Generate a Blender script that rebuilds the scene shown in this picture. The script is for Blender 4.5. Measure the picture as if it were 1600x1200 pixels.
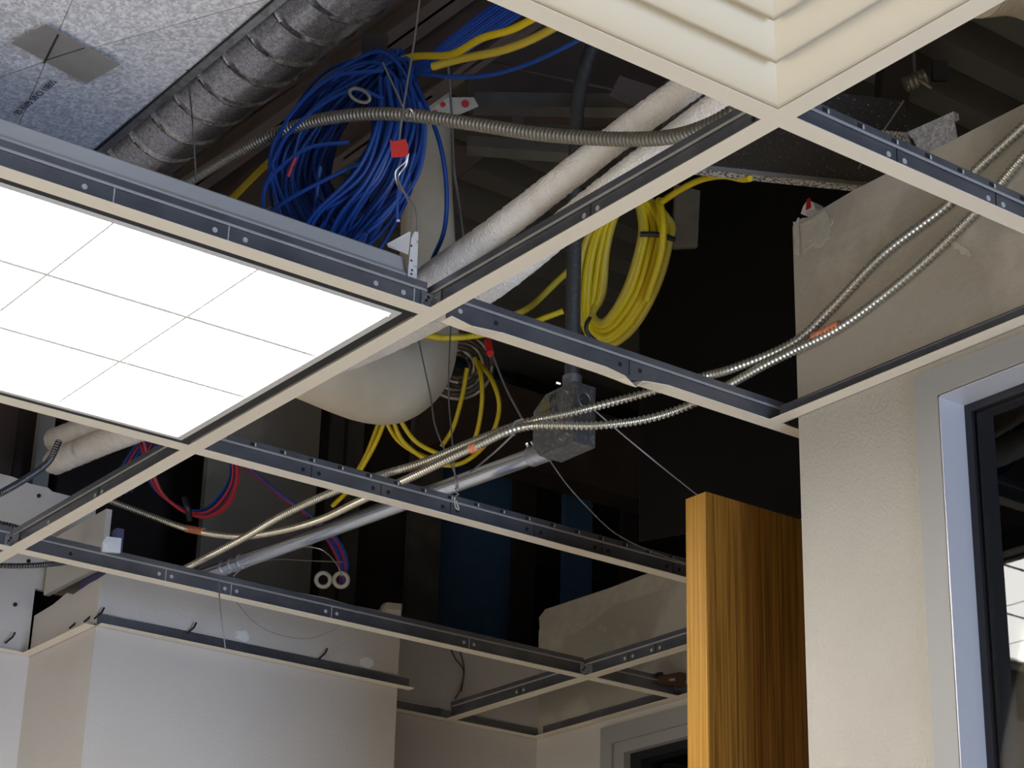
import bpy, bmesh, math, random
from mathutils import Vector, Matrix
random.seed(7)
R = random.uniform
for o in list(bpy.data.objects): bpy.data.objects.remove(o)
scene = bpy.context.scene
COL = scene.collection

# ------------------------------------------------------------------ camera
CZ = 2.5                                   # height of the suspended grid above the floor
FPX = 3245.84
yaw, pitch, roll = 0.939012688, 0.398293174, 0.0270773217
CP = Vector((-1.28650317, -1.31606462, CZ - 1.06410276))
FW = Vector((math.cos(yaw)*math.cos(pitch), math.sin(yaw)*math.cos(pitch), math.sin(pitch)))
_r = Vector((math.sin(yaw), -math.cos(yaw), 0)); _u = _r.cross(FW)
RT = math.cos(roll)*_r + math.sin(roll)*_u
UP = -math.sin(roll)*_r + math.cos(roll)*_u
cd = bpy.data.cameras.new('camera'); cam = bpy.data.objects.new('camera', cd); COL.objects.link(cam)
cd.sensor_width = 36.0; cd.lens = FPX*36.0/1600.0; cd.clip_start = 0.05
m = Matrix((RT, UP, -FW)).transposed().to_4x4(); m.translation = CP
cam.matrix_world = m
scene.camera = cam

# ------------------------------------------------------------------ world, lights, exposure
w = bpy.data.worlds.new('world'); scene.world = w; w.use_nodes = True
w.node_tree.nodes['Background'].inputs[0].default_value = (1.0, 0.93, 0.84, 1)
w.node_tree.nodes['Background'].inputs[1].default_value = 0.03
def area_light(name, loc, sx, sy, watts, col, rot=(0, 0, 0)):
    l = bpy.data.lights.new(name, 'AREA'); l.shape = 'RECTANGLE'; l.size = sx; l.size_y = sy
    l.energy = watts; l.color = col
    o = bpy.data.objects.new(name, l); COL.objects.link(o); o.location = loc; o.rotation_euler = rot
    return o
WARM = (1.0, 0.92, 0.78); COOL = (0.52, 0.69, 1.0)
area_light('room_luminaire', (-2.6, -1.2, CZ - 0.03), 1.2, 0.6, 22, WARM)
area_light('room_luminaire', (-2.4, -2.8, CZ - 0.03), 1.2, 0.6, 12, WARM)
area_light('void_fill', (-3.95, -0.3, 0.80), 1.6, 1.6, 46, (1.0, 0.90, 0.74), (0, math.radians(-90), 0))   # added fill, low on the left, to brighten the open ceiling void
area_light('window_daylight', (-0.25, -3.95, 0.85), 1.2, 1.6, 120, COOL, (math.radians(90), 0, 0))   # daylight through the glazed door behind the camera
area_light('next_room_fill', (1.5, -1.2, CZ - 0.03), 0.6, 1.2, 26, WARM)  # added to light up the room behind the window
scene.view_settings.view_transform = 'Standard'
scene.view_settings.look = 'None'
scene.view_settings.gamma = 1.0
scene.view_settings.use_curve_mapping = False
scene.view_settings.exposure = 0.0

# ------------------------------------------------------------------ helpers
def ray(px, py): return FW + RT*((px-800.0)/FPX) - UP*((py-600.0)/FPX)
def at(px, py, d): return CP + ray(px, py)*d
def atz(px, py, h): d = ray(px, py); return CP + d*((CZ+h-CP.z)/d.z)
def atx(px, py, X): d = ray(px, py); return CP + d*((X-CP.x)/d.x)
def aty(px, py, Y): d = ray(px, py); return CP + d*((Y-CP.y)/d.y)
def V(x, y, h): return Vector((x, y, CZ+h))

def _new(nt, t, **k):
    n = nt.nodes.new(t)
    for a, b in k.items(): setattr(n, a, b)
    return n
def mat(name, col, rough=0.5, metal=0.0, var=None, scale=8.0, detail=4.0, bump=0.0, bscale=120.0,
        stretch=None, kind='noise', emit=None, contrast=(0.35, 0.65), spec=0.5):
    m = bpy.data.materials.new(name); m.use_nodes = True; nt = m.node_tree
    b = nt.nodes['Principled BSDF']
    b.inputs['Base Color'].default_value = (*col, 1); b.inputs['Roughness'].default_value = rough
    b.inputs['Metallic'].default_value = metal; b.inputs['Specular IOR Level'].default_value = spec
    tc = _new(nt, 'ShaderNodeTexCoord'); src = tc.outputs['Object']
    if stretch:
        mp = _new(nt, 'ShaderNodeMapping'); mp.inputs['Scale'].default_value = stretch
        nt.links.new(src, mp.inputs[0]); src = mp.outputs[0]
    if var:
        if kind == 'voronoi':
            n = _new(nt, 'ShaderNodeTexVoronoi'); n.inputs['Scale'].default_value = scale
            n2 = _new(nt, 'ShaderNodeTexNoise'); n2.inputs['Scale'].default_value = scale*0.35; n2.inputs['Detail'].default_value = 5
            mx = _new(nt, 'ShaderNodeMix'); mx.data_type = 'FLOAT'; mx.inputs[0].default_value = 0.55
            nt.links.new(src, n.inputs['Vector']); nt.links.new(src, n2.inputs['Vector'])
            bw = _new(nt, 'ShaderNodeRGBToBW'); nt.links.new(n.outputs['Color'], bw.inputs[0])
            nt.links.new(bw.outputs[0], mx.inputs[2]); nt.links.new(n2.outputs[0], mx.inputs[3]); fac = mx.outputs[0]
        else:
            n = _new(nt, 'ShaderNodeTexNoise'); n.inputs['Scale'].default_value = scale; n.inputs['Detail'].default_value = detail
            nt.links.new(src, n.inputs['Vector']); fac = n.outputs[0]
        r = _new(nt, 'ShaderNodeValToRGB')
        r.color_ramp.elements[0].position = contrast[0]; r.color_ramp.elements[1].position = contrast[1]
        r.color_ramp.elements[0].color = (*col, 1); r.color_ramp.elements[1].color = (*var, 1)
        nt.links.new(fac, r.inputs[0]); nt.links.new(r.outputs[0], b.inputs['Base Color'])
    if bump:
        n = _new(nt, 'ShaderNodeTexNoise'); n.inputs['Scale'].default_value = bscale; n.inputs['Detail'].default_value = 5
        nt.links.new(src, n.inputs['Vector'])
        bp = _new(nt, 'ShaderNodeBump'); bp.inputs['Strength'].default_value = bump; bp.inputs['Distance'].default_value = 0.004
        nt.links.new(n.outputs[0], bp.inputs['Height']); nt.links.new(bp.outputs[0], b.inputs['Normal'])
    if emit:
        b.inputs['Emission Color'].default_value = (*emit[0], 1); b.inputs['Emission Strength'].default_value = emit[1]
    return m

M = {}
M['cream'] = mat('cream_paint', (0.78, 0.70, 0.57), 0.45)
M['diffuser'] = mat('diffuser_enamel', (0.76, 0.68, 0.53), 0.38)
M['galv'] = mat('galvanised_steel', (0.36, 0.37, 0.40), 0.38, 0.85, var=(0.62, 0.63, 0.67), scale=85, kind='voronoi', contrast=(0.3, 0.75))
M['galv_duct'] = mat('spangled_duct_steel', (0.52, 0.53, 0.60), 0.40, 0.15, var=(0.93, 0.94, 1.0), scale=290, kind='voronoi', contrast=(0.34, 0.68))
M['spiral'] = mat('spiral_duct_steel', (0.22, 0.22, 0.24), 0.27, 0.85, var=(0.56, 0.56, 0.62), scale=420, kind='voronoi', contrast=(0.3, 0.8))
M['teemetal'] = mat('tee_steel', (0.17, 0.175, 0.20), 0.30, 0.7, var=(0.23, 0.235, 0.265), scale=20)
M['rivet'] = mat('bright_zinc', (0.60, 0.59, 0.57), 0.4, 0.3)
M['bright'] = mat('bright_steel', (0.72, 0.72, 0.72), 0.22, 1.0)
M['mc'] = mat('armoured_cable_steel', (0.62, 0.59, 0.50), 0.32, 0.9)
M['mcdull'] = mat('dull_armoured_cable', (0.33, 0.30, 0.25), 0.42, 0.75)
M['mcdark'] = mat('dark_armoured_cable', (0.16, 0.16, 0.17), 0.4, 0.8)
M['emt'] = mat('emt_conduit', (0.66, 0.68, 0.72), 0.25, 0.95)
M['emtdark'] = mat('dusty_conduit', (0.20, 0.21, 0.22), 0.4, 0.85, var=(0.34, 0.34, 0.34), scale=260, contrast=(0.55, 0.7))
M['box'] = mat('junction_box_steel', (0.22, 0.22, 0.23), 0.42, 0.75, var=(0.42, 0.40, 0.36), scale=140, contrast=(0.5, 0.72))
M['black'] = mat('black_gap', (0.012, 0.011, 0.010), 0.6)
M['hole'] = mat('dark_hole', (0.01, 0.01, 0.012), 0.8)
M['rubber'] = mat('black_gasket', (0.012, 0.012, 0.016), 0.35)
M['insul'] = mat('white_insulation', (0.90, 0.86, 0.82), 0.9, var=(0.82, 0.77, 0.72), scale=30, bump=0.9, bscale=260)
M['insul2'] = mat('smooth_pipe_wrap', (0.72, 0.62, 0.46), 0.6, var=(0.64, 0.54, 0.39), scale=12, bump=0.1, bscale=60)
M['blue'] = mat('blue_cable', (0.010, 0.060, 0.30), 0.5, spec=0.35)
M['blue2'] = mat('dark_blue_cable', (0.008, 0.035, 0.20), 0.42)
M['yellow'] = mat('yellow_cable', (0.70, 0.52, 0.008), 0.45)
M['yellow2'] = mat('ochre_cable', (0.56, 0.42, 0.04), 0.45)
M['red'] = mat('red_plastic', (0.46, 0.010, 0.010), 0.4)
M['redcable'] = mat('red_cable', (0.38, 0.02, 0.03), 0.45)
M['orange'] = mat('orange_tape', (0.62, 0.12, 0.03), 0.6, var=(0.75, 0.35, 0.2), scale=300)
M['wire'] = mat('hanger_wire', (0.42, 0.41, 0.40), 0.35, 0.8)
M['dwlow'] = mat('painted_drywall', (0.40, 0.377, 0.33), 0.8, var=(0.375, 0.352, 0.308), scale=5, bump=0.55, bscale=210)
M['dwsmooth'] = mat('smooth_painted_drywall', (0.58, 0.55, 0.52), 0.8, var=(0.54, 0.51, 0.48), scale=3, bump=0.12, bscale=150)
M['dwraw'] = mat('unpainted_drywall', (0.36, 0.325, 0.27), 0.9, var=(0.47, 0.43, 0.36), scale=4.5, detail=8, bump=0.25, bscale=90, contrast=(0.52, 0.60))
M['dwpatch'] = mat('joint_compound', (0.46, 0.42, 0.355), 0.9, var=(0.40, 0.36, 0.30), scale=40, bump=0.4, bscale=120)
M['metalgrey'] = mat('grey_window_enamel', (0.31, 0.305, 0.295), 0.6, 0.0, spec=0.3)
M['jambgrey'] = mat('jamb_enamel_lit', (0.50, 0.50, 0.54), 0.35, 0.1)  # same metal as the casing; paler tone stands in for light on the reveals
M['framegrey'] = mat('grey_inner_frame', (0.62, 0.60, 0.58), 0.45)
M['housing'] = mat('white_fixture_enamel', (0.44, 0.43, 0.42), 0.5)
M['bracket'] = mat('white_strap', (0.70, 0.68, 0.66), 0.6, var=(0.30, 0.20, 0.15), scale=90, contrast=(0.62, 0.72))
M['lens'] = mat('lit_lens', (0.9, 0.9, 0.9), 0.5, emit=((1.0, 0.98, 0.94), 20))
M['violet'] = mat('violet_membrane', (0.09, 0.09, 0.20), 0.7)
M['blade'] = mat('white_louver_blade', (0.85, 0.84, 0.80), 0.5)
M['trimgrey'] = mat('lens_door_frame', (0.60, 0.58, 0.55), 0.45)
M['brown'] = mat('primed_steel', (0.115, 0.080, 0.065), 0.75, var=(0.085, 0.06, 0.05), scale=9)
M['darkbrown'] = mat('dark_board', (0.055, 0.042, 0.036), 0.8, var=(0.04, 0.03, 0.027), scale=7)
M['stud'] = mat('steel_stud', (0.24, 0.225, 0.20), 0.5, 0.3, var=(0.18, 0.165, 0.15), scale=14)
M['void'] = mat('painted_dark', (0.004, 0.0033, 0.003), 0.95, var=(0.007, 0.005, 0.0045), scale=6)  # near-black colour standing in for the unlit depth of the void
M['bluewall'] = mat('dark_blue_board', (0.08, 0.19, 0.40), 0.75, var=(0.10, 0.22, 0.42), scale=30)
M['deck'] = mat('deck_steel', (0.19, 0.18, 0.165), 0.75, 0.0)
M['darkduct'] = mat('dusty_black_duct', (0.035, 0.030, 0.026), 0.55, 0.3, var=(0.42, 0.38, 0.30), scale=320, detail=2, contrast=(0.66, 0.72))
M['dust'] = mat('plaster_dust', (0.5, 0.47, 0.42), 0.95, var=(0.08, 0.07, 0.06), scale=260, contrast=(0.45, 0.6))
M['tape'] = mat('grey_duct_tape', (0.27, 0.26, 0.25), 0.6, var=(0.24, 0.23, 0.22), scale=30)
M['stain'] = mat('faded_yellow_sticker', (0.20, 0.175, 0.06), 0.7, var=(0.13, 0.12, 0.06), scale=200)
M['ink'] = mat('black_marker', (0.02, 0.02, 0.025), 0.7)
M['zip'] = mat('black_cable_tie', (0.015, 0.015, 0.02), 0.4)
M['white'] = mat('white_plastic', (0.72, 0.72, 0.74), 0.5)
M['floor'] = mat('beige_floor', (0.66, 0.61, 0.53), 0.6, var=(0.62, 0.57, 0.49), scale=6)
M['absorber'] = mat('dark_absorber', (0.06, 0.05, 0.045), 0.95, var=(0.04, 0.035, 0.03), scale=60)  # for the added floor piece that soaks up bounce light
M['roomwall'] = mat('room_wall_paint', (0.62, 0.59, 0.55), 0.8)
M['tile'] = mat('ceiling_tile', (0.70, 0.67, 0.62), 0.9, bump=0.2, bscale=200)
M['shelf'] = mat('cream_shelf', (0.75, 0.73, 0.62), 0.5)
M['brownpart'] = mat('brown_clip', (0.10, 0.05, 0.03), 0.5)
def oak(name, a, b):
    m = mat(name, a, 0.42, stretch=(150, 150, 2.2), var=b, scale=1.7, detail=5, contrast=(0.38, 0.60), bump=0.10, bscale=4, spec=0.3)
    return m
M['oak'] = oak('oak_veneer_shaded', (0.12, 0.045, 0.004), (0.27, 0.12, 0.015))  # door face darkened to carry the shade it stands in
M['oakedge'] = oak('oak_edge_lit', (0.26, 0.125, 0.015), (0.37, 0.195, 0.030))  # same oak, lightened for the light striking the door edge
g = bpy.data.materials.new('window_glass'); g.use_nodes = True
nt = g.node_tree; nt.nodes.clear()
out = _new(nt, 'ShaderNodeOutputMaterial'); mx = _new(nt, 'ShaderNodeMixShader'); tr = _new(nt, 'ShaderNodeBsdfTransparent'); gl = _new(nt, 'ShaderNodeBsdfGlossy')
gl.inputs['Roughness'].default_value = 0.02; tr.inputs[0].default_value = (0.60, 0.58, 0.54, 1)
fr = _new(nt, 'ShaderNodeFresnel'); fr.inputs[0].default_value = 1.5
nt.links.new(fr.outputs[0], mx.inputs[0]); nt.links.new(tr.outputs[0], mx.inputs[1]); nt.links.new(gl.outputs[0], mx.inputs[2]); nt.links.new(mx.outputs[0], out.inputs[0])
M['glass'] = g

class MB:
    def __init__(s): s.v = []; s.f = []
    def add(s, vs, fs):
        k = len(s.v); s.v += [Vector(q) for q in vs]; s.f += [tuple(i+k for i in f) for f in fs]; return s
    def box(s, x0, x1, y0, y1, h0, h1):
        x0, x1 = sorted((x0, x1)); y0, y1 = sorted((y0, y1)); h0, h1 = sorted((h0, h1))
        vs = [V(x, y, z) for z in (h0, h1) for x, y in ((x0, y0), (x1, y0), (x1, y1), (x0, y1))]
        return s.add(vs, [(3, 2, 1, 0), (4, 5, 6, 7), (0, 1, 5, 4), (1, 2, 6, 5), (2, 3, 7, 6), (3, 0, 4, 7)])
    def obox(s, o, a, b, c):                      # box from corner o and three edge vectors
        o, a, b, c = map(Vector, (o, a, b, c)); vs = [o, o+a, o+a+b, o+b, o+c, o+a+c, o+a+b+c, o+b+c]
        fs = [(3, 2, 1, 0), (4, 5, 6, 7), (0, 1, 5, 4), (1, 2, 6, 5), (2, 3, 7, 6), (3, 0, 4, 7)]
        if a.cross(b).dot(c) < 0: fs = [f[::-1] for f in fs]
        return s.add(vs, fs)
    def prism(s, poly, d):                        # closed polygon extruded by vector d
        n = len(poly); poly = [Vector(p) for p in poly]; d = Vector(d)
        vs = poly + [p+d for p in poly]
        fs = [tuple(range(n)), tuple(range(2*n-1, n-1, -1))] + [(i, i+n, (i+1) % n+n, (i+1) % n) for i in range(n)]
        return s.add(vs, fs)
    def tube(s, pts, r, n=8, closed=False, caps=True, rmod=None):
        N = len(pts); rs = r if isinstance(r, (list, tuple)) else [r]*N
        ts = []
        for i in range(N):
            a = pts[(i-1) % N] if (closed or i > 0) else pts[i]; b = pts[(i+1) % N] if (closed or i < N-1) else pts[i]
            t = b-a; ts.append(t.normalized() if t.length > 1e-9 else Vector((0, 0, 1)))
        u = ts[0].orthogonal().normalized(); vs = []
        for i in range(N):
            u = (u - ts[i]*u.dot(ts[i]))
            u = u.normalized() if u.length > 1e-6 else ts[i].orthogonal().normalized()
            w_ = ts[i].cross(u)
            for k in range(n):
                a = 2*math.pi*k/n; rr = rs[i]*(rmod(i, a) if rmod else 1)
                vs.append(pts[i] + (u*math.cos(a)+w_*math.sin(a))*rr)
        fs = []
        for i in range(N if closed else N-1):
            j = (i+1) % N
            for k in range(n):
                fs.append((i*n+k, i*n+(k+1) % n, j*n+(k+1) % n, j*n+k))
        if caps and not closed: fs += [tuple(range(n))[::-1], tuple((N-1)*n+k for k in range(n))]
        return s.add(vs, fs)
    def build(s, name, material, parent=None, smooth=False, sharp=0.9):
        me = bpy.data.meshes.new(name); me.from_pydata([tuple(q) for q in s.v], [], s.f)
        bm = bmesh.new(); bm.from_mesh(me); bmesh.ops.recalc_face_normals(bm, faces=bm.faces)
        if smooth:
            for ed in bm.edges:
                if len(ed.link_faces) == 2 and ed.calc_face_angle(0.0) > sharp: ed.smooth = False
        bm.to_mesh(me); bm.free()
        if smooth:
            for p in me.polygons: p.use_smooth = True
        me.materials.append(M[material] if isinstance(material, str) else material)
        o = bpy.data.objects.new(name, me); COL.objects.link(o)
        if parent: setp(o, parent)
        return o
def setp(o, p):
    o.parent = p; o.matrix_parent_inverse = chain(p).inverted()
def chain(p):
    m = Matrix.LocRotScale(p.location, p.rotation_euler, p.scale)
    return m if not p.parent else chain(p.parent) @ p.matrix_parent_inverse @ m
def tag(o, label, cat, group=None, kind=None):
    if label: o['label'] = label
    if cat: o['category'] = cat
    if group: o['group'] = group
    if kind: o['kind'] = kind
    return o
def thing(name, label, cat, loc, group=None):
    o = bpy.data.objects.new(name, None); COL.objects.link(o); o.location = loc; o.empty_display_size = 0.05
    return tag(o, label, cat, group)
def struct(name, mb, m_, label, cat='structure'):
    return tag(mb.build(name, m_), label, cat, None, 'structure')
def inst(src, loc_delta, parent, rot=None):
    c = bpy.data.objects.new(src.name.split('.')[0], src.data); COL.objects.link(c)
    c.location = loc_delta
    if rot: c.rotation_euler = rot
    if parent: setp(c, parent)
    return c
def spline(P, k=8, closed=False):
    P = [Vector(p) for p in P]; n = len(P); out_ = []
    for i in range(n if closed else n-1):
        p1, p2 = P[i], P[(i+1) % n]
        p0 = P[i-1] if (closed or i > 0) else p1*2-p2
        p3 = P[(i+2) % n] if (closed or i+2 < n) else p2*2-p1
        for j in range(k):
            t = j/k
            out_.append(0.5*((2*p1)+(p2-p0)*t+(2*p0-5*p1+4*p2-p3)*t*t+(3*p1-p0-3*p2+p3)*t**3))
    if not closed: out_.append(P[-1])
    return out_
def resample(P, step):
    out_ = [P[0]]; acc = 0.0
    for a, b in zip(P[:-1], P[1:]):
        L = (b-a).length; t = step-acc
        while t <= L:
            out_.append(a.lerp(b, t/L)); t += step
        acc = (acc+L) % step if L else acc
    return out_
def pxs(L): return [at(*q) for q in L]
def armoured(P, r, pitch=0.0070, n=12, depth=0.28):
    pts = resample(spline(P, 16), pitch/4.0)
    mod = [1.0, 0.98, 1-depth, 1-depth]
    return MB().tube(pts, [r*mod[i % 4] for i in range(len(pts))], n)
def jit(P, a): return [Vector(p)+Vector((R(-a, a), R(-a, a), R(-a, a))) for p in P]

# ------------------------------------------------------------------ the shell of the place
struct('floor', MB().box(-4, 4.5, -4, 4.5, -CZ-0.1, -CZ), 'floor', 'beige floor of the room below the open ceiling', 'floor')
struct('floor_2', MB().box(0.50, 4.5, 0.30, 4.5, -CZ, -CZ+0.006), 'absorber', 'unseen dark floor piece added to cut bounce light beyond the wall corner', 'floor')  # out of view; added to dim the far area from below
mb = MB()                                                      # ribbed roof deck above the plenum
DK = 1.25; per = 0.15; prof = []
y = -2.2
while y < 4.4:
    prof += [(y, DK), (y+0.065, DK), (y+0.080, DK+0.065), (y+0.135, DK+0.065)]; y += per
for (y0, z0), (y1, z1) in zip(prof[:-1], prof[1:]):
    mb.add([V(-4, y0, z0), V(4.5, y0, z0), V(4.5, y1, z1), V(-4, y1, z1)], [(0, 1, 2, 3)])
struct('ceiling', mb, 'deck', 'dark ribbed steel roof deck above the ceiling void', 'roof deck')
struct('wall_west', MB().box(-4.1, -4, -4, 4.5, -CZ, 1.3), 'roomwall', 'painted room wall behind the camera on the left', 'wall')
struct('wall_south', MB().box(-4, 4.5, -4.1, -4, -CZ, 1.3), 'roomwall', 'painted room wall behind the camera', 'wall')
struct('wall_east', MB().box(4.5, 4.6, -4, 4.5, -CZ, 1.3), 'darkbrown', 'dark outer wall beyond the next room', 'wall')
struct('wall_north', MB().box(-4, 4.5, 4.5, 4.6, -CZ, 1.3), 'darkbrown', 'dark outer wall at the back of the void', 'wall')
# mineral tiles still in place over the next room; in this room they have all been taken out
struct('ceiling_tiles_1', MB().box(0.70, 4.5, -4, -0.3, 0.004, 0.02), 'tile', 'white mineral ceiling tiles of the next room', 'ceiling tile')

# right-hand wall with the window, running towards the camera
XW, YC, HT = 0.575, 0.566, 0.297
WY, WH = 0.311, -0.051                                         # window opening: far jamb, head
mb = MB().box(XW, XW+0.115, WY, YC, -CZ, 0.0).box(XW, XW+0.115, -0.20, WY, WH, 0.0).box(XW, XW+0.115, -4, -0.20, -CZ, 0.0).box(XW, XW+0.115, -0.20, WY, -CZ, -1.55)
wr = struct('wall_right', mb, 'dwlow', 'cream textured drywall wall with a window at the right edge', 'wall')
up_ = MB().prism([V(XW, YC, 0.0), V(XW, YC, HT-0.006), V(XW, YC-0.018, HT), V(XW, YC-0.03, HT-0.004), V(XW, YC-0.12, HT+0.002), V(XW, -1.6, HT), V(XW, -1.6, 0.0)], (0.10, 0, 0)).build('upper_board', 'dwraw', wr)
up_['label'] = 'unpainted grey brown drywall above the ceiling line'
def patch(name, pts, X, m_, parent, t=0.0015):
    Q_ = []
    for (x0, y0), (x1, y1) in zip(pts, pts[1:]+pts[:1]):
        for k_ in range(5): Q_.append((x0+(x1-x0)*k_/5+R(-2.2, 2.2), y0+(y1-y0)*k_/5+R(-2.2, 2.2)))
    P = [atx(px, py, X) for px, py in Q_]
    return MB().prism([p+Vector((-t, 0, 0)) for p in P], (t+0.001, 0, 0)).build(name, m_, parent)
patch('plaster_patch', [(1252, 352), (1292, 330), (1300, 345), (1298, 372), (1280, 388), (1268, 385), (1254, 398)], XW, 'dwpatch', wr)
patch('plaster_patch', [(1242, 346), (1250, 342), (1250, 398), (1243, 400)], XW, 'dwpatch', wr)
patch('plaster_patch', [(1482, 372), (1500, 380), (1520, 396), (1519, 402), (1508, 400), (1490, 386)], XW, 'dwpatch', wr)
MB().box(XW-0.002, XW+0.02, WY+0.042, WY+0.047, -CZ+0.9, -0.012).build('corner_bead', 'dwlow', wr)

struct('wall_light_block', MB().box(XW+0.115, 4.5, 0.50, 0.56, -CZ, 0.0), 'roomwall', 'unseen wall added to keep next room light off the door', 'wall')  # added out of sight so the next room lamp misses the door
# window in the right-hand wall
w1 = thing('window_1', 'grey metal framed interior window with black gasket at right edge', 'window', (XW, -0.3, CZ-1.55)); w1['kind'] = 'structure'
e = 0.039
cs = MB().box(XW-0.006, XW+0.001, WY, WY+0.040, -1.59, WH+e).box(XW-0.006, XW+0.001, -0.24, WY, WH, WH+e).box(XW-0.006, XW+0.001, -0.24, -0.20, -1.59, WH).box(XW-0.006, XW+0.001, -0.20, WY, -1.59, -1.55)
cs.build('casing', 'metalgrey', w1)
jb = MB().box(XW-0.006, XW+0.115, WY-0.002, WY+0.001, -1.55, WH).box(XW-0.006, XW+0.115, -0.20, WY, WH-0.002, WH+0.001).box(XW-0.006, XW+0.115, -0.201, -0.198, -1.55, WH).box(XW-0.006, XW+0.115, -0.20, WY, -1.551, -1.548)
jb.build('jamb', 'jambgrey', w1)
gk = MB().box(XW+0.039, XW+0.050, WY-0.013, WY-0.002, -1.55, WH-0.002).box(XW+0.039, XW+0.050, -0.20, WY-0.013, WH-0.013, WH-0.002).box(XW+0.039, XW+0.050, -0.20, -0.187, -1.55, WH-0.013).box(XW+0.039, XW+0.050, -0.187, WY-0.013, -1.548, -1.535)
gk.build('gasket', 'rubber', w1)
MB().box(XW+0.044, XW+0.047, -0.19, WY-0.008, -1.54, WH-0.008).build('pane', 'glass', w1)
sf = MB().box(XW+0.0505, XW+0.115, WY-0.013, WY-0.002, -1.55, WH-0.002).box(XW+0.0505, XW+0.115, -0.20, WY-0.013, WH-0.013, WH-0.002)
sf.build('inner_frame', 'framegrey', w1)

# chase column at lower left, far walls
YM = 2.154
rag = [(0.31, 0.095), (0.335, 0.118), (0.40, 0.125), (0.47, 0.142), (0.497, 0.150), (0.53, 0.146), (0.60, 0.150), (0.66, 0.146), (0.714, 0.149), (0.80, 0.152), (0.86, 0.149), (0.935, 0.151), (0.948, 0.172), (0.985, 0.176)]
P = [V(0.31, YM, 0.0)] + [V(x, YM, z) for x, z in rag] + [V(0.985, YM, 0.0)]
wc = struct('wall_column', MB().box(0.31, 0.985, YM, 2.85, -CZ, 0.0), 'dwsmooth', 'pale painted chase column at the lower left of the room', 'wall')
MB().prism(P, (0, 0.013, 0)).build('upper_board', 'dwsmooth', wc)
MB().prism([V(x, YM-0.002, z-0.012) for x, z in rag[4:]] + [V(x, YM-0.002, z+0.002) for x, z in reversed(rag[4:])], (0, 0.017, 0)).build('broken_edge', 'dwpatch', wc)
P = [V(0.3095, YM+0.001, 0.0005), V(0.3095, YM+0.001, 0.094), V(0.3095, 2.20, 0.094), V(0.3095, 2.27, 0.088), V(0.3095, 2.30, 0.098), V(0.3095, 2.36, 0.088), V(0.3095, 2.444, 0.084), V(0.3095, 2.444, 0.0005)]
MB().prism(P, (0.012, 0, 0)).build('side_board', 'dwsmooth', wc)
MB().box(0.335, 0.35, 2.16, 2.30, 0.0, 0.20).build('blue_tape', 'violet', wc)
MB().box(0.318, 0.33, 2.18, 2.43, 0.125, 0.24).build('inner_board', 'dwsmooth', wc)
for cx, cz in ((0.905, 0.040), (0.62, 0.040)):
    k = MB().prism([V(cx+math.cos(a)*0.02*R(.6, 1.1), YM-0.0015, cz+math.sin(a)*0.012*R(.5, 1.1)) for a in [i*0.628 for i in range(10)]], (0, 0.002, 0)); k.build('plaster_patch', 'white', wc)
wl = struct('wall_left', MB().box(-3, 0.31, 2.445, 2.60, -CZ, 0.0), 'dwsmooth', 'pale painted wall at the lower left corner', 'wall')
top = [(-3, 0.33)] + [aty(px, py, 2.445) for px, py in ((0, 740), (20, 745), (48, 756), (75, 762), (82, 768), (110, 775), (150, 790))]
P = [V(-3, 2.445, 0.0), V(-3, 2.445, top[1].z-CZ)] + [q for q in top[1:]] + [aty(146, 880, 2.445), V(0.40, 2.445, 0.14), V(0.305, 2.445, 0.14), V(0.305, 2.445, 0.0)]
MB().prism(P, (0, 0.013, 0)).build('upper_board', 'dwsmooth', wl)
for px, py in ((60, 775), (44, 877), (23, 945)):
    q = aty(px, py, 2.445); MB().tube([q+Vector((0, -.004, 0)), q], 0.004, 8).build('screw', 'hole', wl)
struct('wall_back', MB().box(0.985, 1.60, 2.32, 2.45, -CZ, 0.20), 'dwsmooth', 'dim painted back wall between the column and the far window', 'wall')
P = [V(1.47, 2.32, 0.0), V(1.47, 2.322, 0.25), V(1.47, 2.30, 0.275), V(1.47, 2.28, 0.288), V(1.47, 1.96, 0.295), V(1.47, 0.6, 0.295), V(1.47, 0.6, 0.0)]
wf = struct('wall_far', MB().box(1.47, 1.60, 2.05, 2.32, -CZ, 0.0).box(1.47, 1.60, 0.6, 2.05, -0.075, 0.0).box(1.47, 1.60, 0.6, 2.05, -CZ, -1.5), 'dwsmooth', 'dim painted far wall with a second window behind the door', 'wall')
MB().prism(P, (0.12, 0, 0)).build('upper_board', 'dwraw', wf)
MB().prism([atx(px, py, 1.4695) for px, py in ((842, 965), (852, 952), (1000, 903), (1075, 882), (1075, 905), (1020, 925), (960, 945), (900, 990), (845, 1005))], (0.001, 0, 0)).build('plaster_patch', 'dwpatch', wf)
MB().prism([atx(px, py, 1.4690) for px, py in ((934, 980), (942, 976), (950, 982), (947, 987), (938, 986))], (0.001, 0, 0)).build('plaster_patch', 'dwpatch', wf)
w2 = thing('window_2', 'dim grey framed window on the far wall left of the oak door', 'window', (1.47, 1.5, CZ-1.5)); w2['kind'] = 'structure'
MB().box(1.455, 1.472, 2.040, 2.078, -1.5, -0.020).box(1.455, 1.472, 0.8, 2.040, -0.058, -0.020).build('casing', 'metalgrey', w2)
MB().box(1.462, 1.505, 2.008, 2.040, -1.5, -0.058).box(1.462, 1.505, 0.8, 2.008, -0.082, -0.058).build('jamb', 'metalgrey', w2)
MB().box(1.480, 1.53, 1.975, 2.008, -1.5, -0.082).box(1.480, 1.53, 0.8, 1.975, -0.100, -0.082).build('gasket', 'rubber', w2)
MB().box(1.51, 1.514, 0.8, 1.985, -1.5, -0.09).build('pane', 'glass', w2)
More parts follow.
